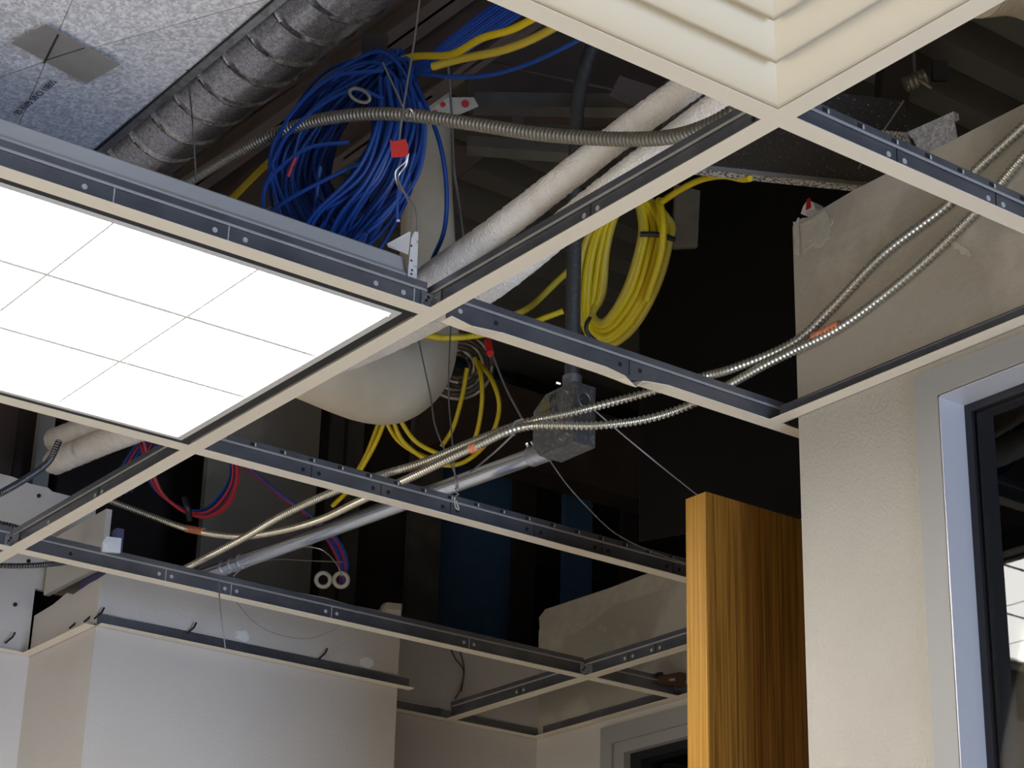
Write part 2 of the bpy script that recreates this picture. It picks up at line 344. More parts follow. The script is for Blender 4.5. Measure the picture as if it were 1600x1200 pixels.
MB().box(1.53, 1.57, 1.93, 1.975, -1.5, -0.100).box(1.53, 1.57, 0.8, 1.93, -0.125, -0.100).build('inner_frame', 'metalgrey', w2)

# L-shaped wall angle that carries the grid
def angle(n, a, b, into, label, leg=0.024):
    """a, b: ends on the wall at grid height; into: direction from wall into the room"""
    a, b, into = Vector(a), Vector(b), Vector(into)
    t = struct('trim_%d' % n, MB().obox(a, b-a, into*0.023, Vector((0, 0, 0.0012))), 'cream', label, 'wall angle')
    MB().obox(a+into*0.0003, b-a, into*0.0012, Vector((0, 0, leg))).build('upright_leg', 'teemetal', t)
    MB().obox(a+into*0.0003+Vector((0, 0, leg)), b-a, into*0.003, Vector((0, 0, 0.0015))).build('lip', 'bright', t)
    return t
angle(1, V(XW, 0.600, 0), V(XW, -0.6, 0), (-1, 0, 0), 'cream wall angle along the wall above the right window')
angle(2, V(0.31, YM, 0), V(1.012, YM, 0), (0, -1, 0), 'cream wall angle across the face of the chase column')
angle(3, V(0.31, 2.445, 0), V(0.31, YM, 0), (-1, 0, 0), 'short cream wall angle on the side of the chase column', 0.004)
angle(4, V(-0.6, 2.445, 0), V(0.2865, 2.445, 0), (0, -1, 0), 'cream wall angle on the wall at lower left corner', 0.006)
angle(5, V(1.00, 2.32, 0), V(1.47, 2.32, 0), (0, -1, 0), 'dim cream wall angle on the back wall')
angle(6, V(1.47, 2.2965, 0), V(1.47, 0.7, 0), (-1, 0, 0), 'dim cream wall angle above the far window')
k = 0
for px, py in ((8, 1005), (108, 982), (131, 972), (147, 967), (292, 990), (498, 1030), (866, 1132)):
    X, Y = (None, YM) if px > 200 else (None, 2.445)
    q = aty(px, py, YM-0.01 if 200 < px < 700 else (2.43 if px < 50 else 2.31)) if px not in (108, 131, 147) else atx(px, py, 0.30)
    o = MB().tube([q, q+Vector((0.012, -0.004, 0.014)), q+Vector((0.016, -0.004, 0.024))], 0.0020, 6).build('bent_nail', 'zip')
    tag(o, ['bent nail over wall angle at left frame edge', 'bent nail over short wall angle beside column', 'small nail near column corner above wall angle', 'tiny nail right at the column corner', 'bent nail on left part of column wall angle', 'bent nail on right part of column wall angle', 'bent nail above the far corner wall angle'][k], 'nail', 'bent nails on the wall angle'); k += 1

# ------------------------------------------------------------------ ceiling grid
slot_src = None
def tee(label, axis, c, a, b, slots=True, marks=(), kink=None, slot_col='hole', slot_len=0.007):
    """axis 'x': runs along X at Y=c; axis 'y': runs along Y at X=c."""
    base = V((a+b)/2, c, 0) if axis == 'x' else V(c, (a+b)/2, 0)
    t = thing('ceiling_tee', label, 'ceiling tee', base, 'white steel tees of the suspended ceiling grid')
    def Q(s, o, h): return V(s, c+o, h) if axis == 'x' else V(c+o, s, h)
    S = [(a, 0.0, 0.0), (b, 0.0, 0.0)]
    if kink: S = kink
    def strip(prof_, name, material):
        mb = MB(); n = len(prof_); vs = []
        for s, dn, tw in S:
            for o, h in prof_:
                oo, hh = o, h
                if h < 0.004: hh = h + dn + (tw if o < 0 else 0.0)*abs(o)/0.012
                vs.append(Q(s, oo, hh))
        fs = []
        for i in range(len(S)-1):
            for k_ in range(n):
                fs.append((i*n+k_, i*n+(k_+1) % n, (i+1)*n+(k_+1) % n, (i+1)*n+k_))
        fs += [tuple(range(n)), tuple((len(S)-1)*n+k_ for k_ in range(n))[::-1]]
        return mb.add(vs, fs).build(name, material, t)
    strip([(-0.012, 0), (0.012, 0), (0.012, 0.0012), (-0.012, 0.0012)], 'flange', 'cream')
    web = strip([(-0.0009, 0.0012), (0.0009, 0.0012), (0.0009, 0.0265), (-0.0009, 0.0265)], 'web', 'teemetal')
    bulb = strip([(-0.0032, 0.0265), (0.0032, 0.0265), (0.0032, 0.0375), (-0.0032, 0.0375)], 'bulb', 'teemetal')
    strip([(-0.0042, 0.0252), (-0.0030, 0.0252), (-0.0030, 0.0262), (-0.0042, 0.0262)], 'bead_line', 'rivet')
    strip([(-0.0042, 0.0272), (-0.0030, 0.0272), (-0.0030, 0.0279), (-0.0042, 0.0279)], 'bead_line', 'rivet')
    side = -1
    def bar(s0, s1, h0, h1, o):
        return (MB().box(s0, s1, c+o, c+o-0.0006, h0, h1) if axis == 'x' else MB().box(c+o, c+o-0.0006, s0, s1, h0, h1))
    if slots:
        s = a+0.03
        while s < b-0.02:
            bar(s, s+slot_len, 0.0300, 0.0348, -0.0032).build('slot', 'hole', bulb)
            bar(s+slot_len, s+slot_len+0.0028, 0.0300, 0.0348, -0.0032).build('slot_edge', 'rivet', bulb)
            s += 0.0508
    for s, kind in marks:
        if kind == 'seam': bar(s, s+0.0012, 0.004, 0.0255, -0.0009).build('seam', slot_col, web)
        elif kind == 'brightseam': bar(s, s+0.0014, 0.004, 0.0255, -0.0009).build('seam', 'rivet', web)
        else:
            q = Q(s, -0.0015, 0.0150); d = Vector((0, 0.0008, 0)) if axis == 'x' else Vector((0.0008, 0, 0))
            MB().tube([q, q+d], 0.0034, 10).build('punched_hole' if kind == 'hole' else 'rivet', 'hole' if kind == 'hole' else 'rivet', web)
    return t
U = 0.61
hm = lambda xs: [z for x in xs for z in ((x-0.012, 'rivet'), (x, 'seam'), (x+0.012, 'rivet'))]
hh = lambda xs: [z for x in xs for z in ((x-0.014, 'hole'), (x, 'seam'), (x+0.014, 'hole'))]
tee('cream main tee under the air diffuser, running to upper left corner', 'x', 0, -1.24, 0.552, True, hm([-0.4, 0.17, 0.325]))
tee('cream tee rising to top edge along right side of diffuser', 'y', 0, -0.64, -0.012, False)
tee('long cream diagonal tee crossing the whole ceiling beside the lit fixture', 'y', 0, 0.012, 2.42, False, [(0.035, 'hole')] + hm([0.30, 0.74, 1.52]) + [(1.70, 'rivet')])
tee('cream cross tee above the lit light fixture', 'x', U, -1.24, -0.012, False, [(-0.47, 'rivet'), (-0.435, 'brightseam'), (-0.306, 'rivet'), (-0.289, 'brightseam'), (-0.266, 'rivet'), (-0.085, 'rivet'), (-0.045, 'rivet'), (-0.030, 'brightseam')])
kp = [(0.020, -0.001, -0.001), (0.05, -0.0025, -0.004), (0.10, -0.001, -0.001), (0.265, -0.001, -0.001), (0.296, -0.002, -0.004), (0.314, -0.0035, -0.013), (0.326, -0.001, -0.004), (0.34, -0.0005, -0.002), (0.37, 0.0, 0.001), (0.60, 0.0, 0.0), (1.205, 0.0, 0.0)]
tee('bent cream cross tee with creased flange right of the centre crossing', 'x', U, 0.020, 1.205, False, [(0.040, 'rivet'), (0.095, 'hole'), (0.296, 'hole'), (0.311, 'seam'), (0.330, 'hole'), (0.585, 'hole'), (0.60, 'seam')], kink=kp)
tee('cream tee below the lit light fixture at left edge', 'x', 2*U, -1.24, -0.012, False)
tee('slotted cream tee with a hanger wire tied to it, behind the oak door', 'x', 2*U, 0.012, 1.447, True, hh([0.20, 0.325, 0.455, 0.62, 0.76, 0.915]))
tee('short cream tee stub at the lower left frame edge', 'x', 3*U, -0.9, -0.012, False)
tee('lowest long cream tee in front of the chase column', 'x', 3*U, 0.012, 1.208, False, [(0.10, 'hole')] + [z for x in (0.28, 0.41, 0.62, 0.93) for z in ((x-0.012, 'rivet'), (x, 'brightseam'), (x+0.012, 'rivet'))], slot_col='rivet')
tee('short dim cream tee ending at the far window wall', 'x', 3*U, 1.232, 1.447, False)
tee('dim cream cross tee from the back wall up behind the oak door', 'y', 2*U, 0.70, 2.297, False, hm([1.62, 1.70, 2.05]))
def clip(q, label):
    t = thing('tee_clip', label, 'clip', q, 'steel connector clips at grid crossings')
    MB().obox(q+Vector((-0.020, -0.0035, 0.003)), (0.018, 0, 0), (0, 0.0012, 0), (0, 0, 0.021)).build('plate', 'galv', t)
    MB().obox(q+Vector((-0.0032, -0.020, 0.003)), (0, 0.018, 0), (0.0012, 0, 0), (0, 0, 0.021)).build('plate', 'galv', t)
    for dx, dz in ((-0.016, 0.008), (-0.010, 0.018), (-0.006, 0.009), (-0.013, 0.013)):
        p = q+Vector((dx, -0.0042, dz)); MB().tube([p, p+Vector((0, 0.0012, 0))], 0.0022, 8).build('hole', 'hole' if dz > 0.012 else 'bright', t)
    for dy, dz in ((-0.012, 0.010), (-0.008, 0.018)):
        p = q+Vector((-0.0040, dy, dz)); MB().tube([p, p+Vector((0.0012, 0, 0))], 0.0020, 8).build('hole', 'bright', t)
clip(V(0, U, 0), 'steel connector clip at the centre grid crossing by the lit fixture')
clip(V(0, 3*U, 0), 'steel connector clip at the lower left grid crossing')
clip(V(2*U, 3*U, 0), 'dim steel connector clip at the far grid crossing')

# ------------------------------------------------------------------ lit 2x4 troffer
tr_ = thing('light_fixture', 'bright lit recessed troffer with gridded lens at left', 'light fixture', V(-0.61, 0.915, 0.0))
X0, X1, Y0, Y1 = -1.21, -0.014, 0.624, 1.206
prof = [(0.624, 0.010), (0.624, 0.050), (0.632, 0.058), (0.640, 0.080), (0.662, 0.094), (1.18, 0.094), (1.204, 0.06), (1.206, 0.010)]
MB().prism([V(X0, y_, h) for y_, h in prof], (X1-0.012-X0, 0, 0)).build('housing', 'housing', tr_)
bk = MB().box(X0, X1+0.002, 0.618, 0.636, 0.0014, 0.0030).box(X0, X1+0.002, 1.194, 1.212, 0.0014, 0.0030).box(-0.031, -0.008, 0.636, 1.194, 0.0014, 0.0030)
bk.build('recess', 'black', tr_)
MB().box(-0.0150, -0.0135, 0.634, 1.196, 0.0002, 0.0014).build('gasket_strip', 'stud', tr_)
df = MB().box(X0, -0.030, 0.634, 0.642, 0.0, 0.0060).box(X0, -0.030, 1.188, 1.196, 0.0, 0.0060).box(-0.040, -0.030, 0.642, 1.188, 0.0, 0.0060)
df.build('door_frame', 'trimgrey', tr_)
xs = [-0.040, -0.227, -0.415, -0.603, -0.791, -0.979, -1.167]; ys = [0.642, 0.819, 1.000, 1.188]
for i in range(6):
    for j in range(3):
        MB().box(xs[i+1]+0.0015, xs[i]-0.0015, ys[j]+0.0015, ys[j+1]-0.0015, 0.0030, 0.0055).build('lens_panel', 'lens', tr_)
for x in xs[1:6]: MB().box(x-0.0016, x+0.0016, 0.642, 1.188, 0.0024, 0.0056).build('louver_blade', 'blade', tr_)
for y_ in ys[1:3]: MB().box(xs[-1], xs[0], y_-0.0034, y_+0.0034, 0.0022, 0.0056).build('louver_blade', 'blade', tr_)
for px, py in ((608, 494), (290, 683)):
    q = atz(px, py, 0.0); MB().tube([q+Vector((0, 0, -0.0008)), q+Vector((0, 0, 0.0005))], 0.0018, 8).build('screw', 'bright', tr_)
hb = thing('hanger_strap', 'white perforated strap with folded tab at fixture corner', 'strap', V(-0.022, 0.622, 0.02))
P = [aty(px, py, 0.620) for px, py in ((637, 432), (643, 372), (647, 363), (654, 360), (651, 441))]
MB().prism(P, (0, 0.001, 0)).build('strap', 'bracket', hb)
P = [aty(642, 361, 0.6215), aty(605, 381, 0.650), aty(607, 386, 0.650), aty(638, 398, 0.6215)]
MB().prism(P, (0, 0.001, 0.0005)).build('folded_tab', 'white', hb)
for px, py in ((643, 384), (643, 407), (644, 422), (643, 428)):
    q = aty(px, py, 0.6195); MB().tube([q, q+Vector((0, .0004, 0))], 0.0016, 8).build('hole', 'brownpart', hb)

# ------------------------------------------------------------------ square air diffuser, upper right
dfz = thing('air_diffuser', 'cream stepped square supply air diffuser at top right', 'air diffuser', V(-0.305, -0.305, 0.0))
def ring(i0, h0, i1, h1, name, mt='diffuser', smooth=False):
    a, b = -0.61+i0, -i0; c_, d_ = -0.61+i1, -i1
    vs = [V(a, a, h0), V(b, a, h0), V(b, b, h0), V(a, b, h0), V(c_, c_, h1), V(d_, c_, h1), V(d_, d_, h1), V(c_, d_, h1)]
    return MB().add(vs, [(k_, (k_+1) % 4, (k_+1) % 4+4, k_+4) for k_ in range(4)])
def rings(prof_, name):
    mb = MB()
    for (a, b), (c_, d_) in zip(prof_[:-1], prof_[1:]):
        r_ = ring(a, b, c_, d_, name); mb.add(r_.v, r_.f)
    return mb.build(name, 'diffuser', dfz)
def cove(i0, i1, h0, h1, name, lead=()):
    P_ = list(lead)+[(i0+(i1-i0)*t/10.0, h0+(h1-h0)*(t/10.0)**1.7) for t in range(11)]
    mb = MB()
    for (a, b), (c_, d_) in zip(P_[:-1], P_[1:]):
        r_ = ring(a, b, c_, d_, name); mb.add(r_.v, r_.f)
    o = mb.build(name, 'diffuser', dfz, True)
    bm = bmesh.new(); bm.from_mesh(o.data); bmesh.ops.remove_doubles(bm, verts=bm.verts, dist=1e-5)
    for ed in bm.edges:
        v0, v1 = ed.verts; d0 = v1.co-v0.co
        if abs(abs(d0.x)-abs(d0.y)) < 1e-4: ed.smooth = False
    bm.to_mesh(o.data); bm.free()
cove(0.0132, 0.072, 0.0008, 0.034, 'outer_cone', [(0.0118, 0.0022)])
cove(0.0640, 0.118, 0.0090, 0.046, 'middle_cone', [(0.0625, 0.036), (0.0635, 0.0100)])
cove(0.1075, 0.168, 0.0180, 0.060, 'inner_cone', [(0.1060, 0.050), (0.1070, 0.0190)])
MB().add([V(-0.61+0.16, -0.61+0.16, 0.064), V(-0.16, -0.61+0.16, 0.064), V(-0.16, -0.16, 0.064), V(-0.61+0.16, -0.16, 0.064)], [(0, 1, 2, 3)]).build('core_plate', 'diffuser', dfz)
MB().box(-0.60, -0.01, -0.60, -0.01, 0.10, 0.12).build('back_pan', 'galv', dfz)

# ------------------------------------------------------------------ oak door slab
dp = at(1103, 768, 2.88)
dr = thing('door', 'tall oak veneer door slab standing open behind the wall corner', 'door', Vector((dp.x, dp.y, 0)))
TH = 0.0425
MB().add([], []).obox((dp.x+0.001, dp.y, 0.002), (0.90, 0, 0), (0, TH, 0), (0, 0, dp.z-0.002)).build('leaf', 'oak', dr)
MB().obox((dp.x-0.0005, dp.y+0.0008, 0.002), (0.0015, 0, 0), (0, TH-0.0016, 0), (0, 0, dp.z-0.0022)).build('edge_band_lit', 'oakedge', dr)

# ------------------------------------------------------------------ ducts
ZD = 0.20
sd = thing('rectangular_duct', 'spangled galvanised rectangular duct with tape at upper left', 'duct', V(-0.55, 0.9, ZD))
xe = atz(165, 222, ZD).x
cen = atz(72, 95, ZD-0.016)
cor = [V(xe, 0.60, ZD), V(xe, 1.55, ZD), V(-0.62, 1.55, ZD), V(-0.62, 0.60, ZD)]
l1u, l1d, l2r, l2l = atz(112, -6, ZD), atz(30, 185, ZD), atz(405, -20, ZD), atz(-120, 154, ZD)
def far_on(a, b, f): return a+(b-a)*f
R1, R2, R3, R4 = far_on(cen, l2r, 1.0), far_on(cen, l1d, 3.2), far_on(cen, l2l, 2.2), far_on(cen, l1u, 2.5)
R1.x = xe; R2.x = max(min(R2.x, xe), -0.9)
for q in (R1, R2, R3, R4): q.z = CZ+ZD
e2 = V(xe, 1.45, ZD)
for nm, tri in (('bottom_panel', (cen, R1, e2)), ('bottom_panel', (cen, e2, R2)), ('bottom_panel', (cen, R2, R3)), ('bottom_panel', (cen, R3, R4)), ('bottom_panel', (cen, R4, R1))):
    pass
mb_p = [(cen, R1, e2, R2), (cen, R2, R3), (cen, R3, R4), (cen, R4, R1)]
for P in mb_p: MB().prism(P, (0, 0, 0.0012)).build('bottom_panel', 'galv_duct', sd)
MB().obox((xe, 0.2, CZ+ZD), (0.0012, 0, 0), (0, 1.3, 0), (0, 0, 0.22)).build('side_panel', 'galv_duct', sd)
MB().obox((xe-0.001, 0.2, CZ+ZD-0.004), (0.010, 0, 0), (0, 1.3, 0), (0, 0, 0.007)).build('seam_flange', 'galv', sd)
MB().obox((xe-0.0035, 0.2, CZ+ZD-0.003), (0.002, 0, 0), (0, 1.3, 0), (0, 0, 0.001)).build('seam_shadow_groove', 'hole', sd)
for a, b in ((cen, R1), (cen, R3), (cen, R4), (cen, R2)):
    MB().tube([a+Vector((0, 0, -0.0003)), b+Vector((0, 0, -0.0003))], 0.00035, 5).build('crease', 'stud', sd)
zc = Vector((0, 0, -0.004))
tp = [atz(px, py, ZD-0.0175) for px, py in ((18, 67), (72, 38), (188, 101), (135, 131))]
t_ = MB().prism(tp, (0, 0, 0.0006)).build('tape_strip', 'tape', sd)
a_, b_ = atz(91, 54, ZD-0.0178), atz(69, 98, ZD-0.0178); MB().tube([a_, b_], 0.0011, 6).build('tape_crease', 'ink', sd)
a_, b_ = atz(72, 94, ZD-0.0178), atz(132, 75, ZD-0.0178); MB().tube([a_, b_], 0.0006, 6).build('tape_crease', 'ink', sd)
def text(s, size, origin, xdir, ydir, m_, parent, name='lettering', align='LEFT'):
    cu = bpy.data.curves.new(name, 'FONT'); cu.body = s; cu.size = size; cu.extrude = 0.0002; cu.align_x = align; cu.resolution_u = 3
    tmp = bpy.data.objects.new('tmp_text', cu); COL.objects.link(tmp)
    bpy.context.view_layer.update()
    me = bpy.data.meshes.new_from_object(tmp.evaluated_get(bpy.context.evaluated_depsgraph_get()))
    bpy.data.objects.remove(tmp); me.name = name; me.materials.clear(); me.materials.append(M[m_])
    xd = Vector(xdir).normalized(); yd = (Vector(ydir)-xd*Vector(ydir).dot(xd)).normalized(); zd = xd.cross(yd)
    mw = Matrix((xd, yd, zd)).transposed().to_4x4(); mw.translation = origin
    me.transform(mw)
    o = bpy.data.objects.new(name, me); COL.objects.link(o); setp(o, parent); return o
p0, p1 = atz(30, 180, ZD-0.0170), atz(97, 122, ZD-0.0170)
pu = atz(10, 165, ZD-0.0170)
text('20-4105 58 CI 10805', (p1-p0).length/9.6, p0, p1-p0, pu-p0, 'ink', sd)

sp = thing('spiral_duct', 'round spiral galvanised duct running diagonally at upper left', 'duct', at(250, 215, 3.6))
ax = at(316, 148, 3.40); L = [Vector((ax.x, ax.y+t*0.004, ax.z)) for t in range(-330, 220)]
def spir(i, a):
    ph = (i*0.004/0.078*2*math.pi - a) % (2*math.pi)
    return 1.05 if ph < 0.55 else 1.0
MB().tube(L, 0.071, 40, rmod=spir).build('duct_wall', 'spiral', sp, True)

dd = thing('black_duct', 'dusty dark duct with flanged edge right of the centre', 'duct', atz(1220, 270, 0.44))
a_, b_ = atz(1010, 250, 0.44), atz(1372, 288, 0.44); n_ = (b_-a_).cross(Vector((0, 0, 1))).normalized()
if n_.y > 0: n_ = -n_
MB().obox(a_, b_-a_, n_*0.13, (0, 0, 0.07)).build('body', 'darkduct', dd)
MB().obox(a_+Vector((0, 0, -0.004)), b_-a_, -n_*0.022, (0, 0, 0.003)).build('flange', 'dust', dd)
MB().obox(a_+Vector((0, 0, -0.006)), b_-a_, n_*0.003, (0, 0, 0.006)).build('flange_lip', 'stud', dd)
q = atz(1340, 262, 0.438); MB().obox(q, (0.002, 0, 0), n_*0.2, (0, 0, -0.002)).build('seam', 'stud', dd)

fd = thing('flexible_duct', 'ribbed grey flexible duct in the top right corner', 'duct', at(1600, 0, 3.2))
armo = resample(spline(pxs([(1530, -30, 3.0), (1590, -32, 3.05), (1660, -5, 3.1), (1760, 40, 3.2)]), 12), 0.0022)
MB().tube(armo, [0.054*(1.0 if i % 4 < 2 else 0.955) for i in range(len(armo))], 24).build('sleeve', 'insul2', fd, True)

# ------------------------------------------------------------------ steel structure in the void
def bar_obj(name, label, cat, a, b, wv, hv, m_, group=None):
    o = MB().obox(a, b-a, wv, hv).build(name, m_); return tag(o, label, cat, group)
def joist(label, pa, pb, h, width):
    a, b = atz(*pa, h), atz(*pb, h); d = (b-a).normalized(); s = d.cross(Vector((0, 0, 1))).normalized()
    a, b = a-d*1.5, b+d*0.8
    t = thing('steel_joist', label, 'joist', a.lerp(b, 0.5), 'brown steel joists in the void')
    MB().obox(a, b-a, s*width, (0, 0, 0.006)).build('bottom_flange', 'brown', t)
    MB().obox(a+s*width*0.45, b-a, s*0.006, (0, 0, 0.22)).build('web', 'brown', t)
    return t
joist('brown primed steel joist left of the hanger wire', (560, 70), (670, 0), 0.98, 0.10)
joist('brown primed steel joist right of the hanger wire', (612, 92), (742, 0), 0.92, 0.055)
j3 = joist('narrow brown joist flange behind the blue cables', (668, 168), (770, 95), 0.80, 0.03)
a, b = at(730, 158, 4.2), at(1130, 175, 4.0)
bar_obj('steel_beam', 'large brown steel beam behind the vertical conduit', 'beam', a, b, (0.05, 0.06, 0), (0, 0, 0.22), 'brown')
a, b = at(740, 165, 3.9), at(1180, 172, 3.7)
bar_obj('strut_channel', 'dark upper strut channel behind the armoured cable arc', 'channel', a, b, (0.02, 0.03, 0), (0, 0, 0.03), 'stud', 'strut channels')
a, b = at(730, 228, 3.8), at(900, 240, 3.7)
bar_obj('strut_channel', 'dark lower strut channel between rod and vertical conduit', 'channel', a, b, (0.02, 0.03, 0), (0, 0, 0.022), 'stud', 'strut channels')
P = [at(px, py, 4.3) for px, py in ((660, 250), (700, 228), (780, 226), (712, 282), (700, 420), (655, 420))]
MB().prism(P, FW*0.02).build('gusset_plate', 'brown', j3)
P = [at(px, py, 3.6) for px, py in ((968, 118), (1035, 140), (1022, 165), (985, 165), (952, 150))]
tag(MB().prism(P, FW*0.05).build('beam_clip', 'brown'), 'brown angled steel block behind the upper end of white pipe', 'bracket')
P = [at(px, py, 4.0) for px, py in ((1056, 288), (1094, 298), (1090, 386), (1052, 388))]
tag(MB().prism(P, FW*0.05).build('wall_block', 'stud'), 'grey block panel right of the yellow coil', 'panel')
q = at(840, 190, 3.85); tag(MB().obox(at(800, 182, 3.85), RT*0.022, UP*-0.035, FW*0.02).build('rod_coupler', 'brown'), 'small brown coupler behind the armoured cable', 'coupler')
P = [at(px, py, 3.62) for px, py in ((668, 176), (700, 152), (740, 152), (748, 166), (720, 178), (672, 184))]
lb = MB().prism(P, FW*0.004).build('inspection_tag', 'dwpatch', j3); lb['label'] = 'pale tag with red marks'
for px, py, rr in ((692, 163, 0.005), (727, 162, 0.007), (680, 175, 0.004)):
    q = at(px, py, 3.618); MB().tube([q, q+FW*0.003], rr, 8).build('red_mark', 'red', lb)
# upper right void
P = [atz(px, py, 1.1) for px, py in ((1390, 40), (1440, 40), (1410, 215), (1370, 215))]
tag(MB().prism(P, (0, 0, 0.12)).build('deck_beam', 'darkbrown'), 'black beam crossing under the ribbed deck at upper right', 'beam')
pc = thing('pipe_clamp', 'shiny ribbed pipe clamp under the deck at upper right', 'clamp', at(1435, 125, 3.6))
cA, cB = at(1414, 133, 3.6), at(1446, 119, 3.6); cl_ = resample([cA.lerp(cB, t/20) for t in range(21)], 0.0018)
MB().tube(cl_, [0.0145*(1.0 if i % 5 < 3 else 0.86) for i in range(len(cl_))], 16).build('ribbed_sleeve', 'mcdull', pc, True)
MB().tube(spline(pxs([(1436, 124, 3.585), (1446, 131, 3.58), (1456, 138, 3.58)]), 6), 0.003, 8).build('tail', 'mcdull', pc, True)
q = at(1430, 118, 3.6); MB().tube([q, Vector((q.x, q.y, CZ+DK+0.02))], 0.003, 6).build('rod', 'stud', pc)
bxq = at(1458, 95, 3.6); tag(MB().obox(bxq, RT*0.026, UP*-0.034, FW*0.02).build('deck_anchor', 'zip'), 'small black anchor block beside the shiny clamp', 'anchor')
cl = thing('duct_collar', 'galvanised sheet metal collar standing behind the wall top', 'collar', atx(1455, 235, 0.66))
def xp(L, X): return [atx(px, py, X) for px, py in L]
MB().prism(xp([(1425, 214), (1489, 180), (1497, 222), (1440, 248)], 0.66), (0.0015, 0, 0)).build('face', 'galv_duct', cl)
MB().prism(xp([(1416, 207), (1490, 174), (1491, 184), (1424, 216)], 0.655), (0.010, 0, 0)).build('rim', 'galv_duct', cl)
MB().prism(xp([(1376, 203), (1416, 207), (1430, 246), (1400, 225)], 0.65), (0.002, 0, 0)).build('torn_tab', 'dust', cl)
q = atx(1256, 332, 0.60)
rc = thing('capped_pipe_stub', 'small white cap with red stripe on the wall top corner', 'cap', q)
MB().prism(xp([(1251, 334), (1255, 322), (1262, 312), (1270, 316), (1274, 326)], 0.60), (0.02, 0, 0)).build('cap', 'white', rc)
MB().prism(xp([(1259, 328), (1260, 312), (1265, 309), (1266, 324)], 0.598), (0.002, 0, 0)).build('red_stripe', 'red', rc)

# back of the void: boards and studs seen between the tees
YB = 2.95
def strip_board(name, label, cat, x0, x1, Y, m_, group=None, t=0.02, h0=-0.3, h1=1.2, py=800, ytop=None, ybot=None):
    a, b = aty(x0, py, Y), aty(x1, py, Y)
    if ytop is not None: h1 = aty(x0, ytop, Y).z-CZ
    if ybot is not None: h0 = aty(x0, ybot, Y).z-CZ
    o = MB().box(a.x, b.x, Y, Y+t, h0, h1).build(name, m_); return tag(o, label, cat, group)
strip_board('gypsum_board', 'brown grey gypsum board behind the red and blue loop', 'board', 318, 492, 2.88, 'dwraw')
strip_board('stud', 'dark narrow stud at right edge of the gypsum board', 'stud', 494, 506, 2.93, 'darkbrown', 'studs in the back wall of the void')
strip_board('stud', 'grey steel stud just right of the gypsum board', 'stud', 507, 531, YB, 'stud', 'studs in the back wall of the void')
strip_board('stud', 'second grey steel stud from the gypsum board', 'stud', 537, 562, YB, 'stud', 'studs in the back wall of the void')
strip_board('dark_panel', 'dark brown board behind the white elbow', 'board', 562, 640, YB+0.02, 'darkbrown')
strip_board('stud', 'speckled grey stud left of the dark blue board', 'stud', 642, 690, YB-0.02, 'stud', 'studs in the back wall of the void')
strip_board('blue_board', 'large dark blue board behind the junction box', 'board', 690, 806, YB+0.05, 'bluewall')
strip_board('stud', 'dark brown stud right of the large blue board', 'stud', 806, 838, YB, 'darkbrown', 'studs in the back wall of the void')
strip_board('stud', 'thin lit stud below the junction box', 'stud', 862, 882, YB, 'stud', 'studs in the back wall of the void', h1=0.50)
strip_board('blue_board', 'narrow dark blue board right of the thin lit stud', 'board', 884, 926, YB+0.05, 'bluewall')
strip_board('stud', 'faint dark stud left of the small blue tube', 'stud', 975, 996, YB, 'darkbrown', 'studs in the back wall of the void')
a = aty(1000, 780, YB); b = aty(1000, 822, YB)
bt_ = thing('blue_tube', 'short faint blue tube hanging in the dark void', 'tube', b)
MB().tube([a, b], 0.006, 8).build('tube', 'blue2', bt_); MB().tube([a, Vector((a.x, a.y, CZ+DK))], 0.0015, 6).build('cord', 'darkbrown', bt_)
a, b = aty(690, 560, 2.80), aty(1250, 770, 2.80); a.z = b.z = CZ+0.62
bar_obj('header_beam', 'brown header beam across the top of the blue boards', 'beam', Vector((a.x, 2.80, CZ+0.86)), Vector((b.x+0.6, 2.80, CZ+0.86)), (0, 0.1, 0), (0, 0, 0.22), 'brown')
# black sheet added as painted darkness for the void beyond the coil
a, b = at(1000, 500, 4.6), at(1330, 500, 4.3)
o = MB().obox(Vector((a.x, a.y, CZ+0.34)), Vector((b.x-a.x, b.y-a.y, 0))*1.05, FW*0.03, (0, 0, 0.92)).build('dark_backdrop', 'void'); tag(o, 'added black sheet for the dark void behind the yellow coil', 'partition')
# left end of the void
strip_board('brown_board', 'brown board at left edge under the lit fixture', 'board', -120, 30, 2.75, 'brown', py=660)
strip_board('stud', 'dark recess post beside the brown board at left', 'stud', 30, 60, 2.74, 'darkbrown', 'studs in the back wall of the void', py=660)
strip_board('stud', 'pale steel stud left of the wrapped pipes', 'stud', 60, 84, 2.66, 'metalgrey', 'studs in the back wall of the void', py=680, h1=0.75)
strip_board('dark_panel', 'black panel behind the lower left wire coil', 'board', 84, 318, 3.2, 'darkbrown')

# ------------------------------------------------------------------ pipes
def wrapped_pipe(label, L, rr, n=26, ms='insul'):
    t = thing('insulated_pipe', label, 'pipe', at(*L[len(L)//2][:3]), 'white wrapped pipes')
    pts = resample(spline(pxs([q[:3] for q in L]), 10), 0.005)
    N = len(pts); noise = [[R(0.94, 1.03) for k in range(n)] for i in range(N)]
    rl = [rr[0]+(rr[1]-rr[0])*i/N for i in range(N)]
    MB().tube(pts, rl, n, rmod=lambda i, a: noise[i][int(round(a/(2*math.pi)*n)) % n]).build('wrap', ms, t, True)
    return t
wrapped_pipe('upper white fleece wrapped pipe crossing behind the armoured cable', [(1140, 88, 2.46), (1085, 128, 2.50), (975, 207, 2.56), (797, 345, 2.69), (683, 426, 2.80), (600, 490, 2.96), (480, 545, 3.3), (250, 630, 3.8), (130, 672, 4.15), (86, 688, 4.3)], (0.0180, 0.026))
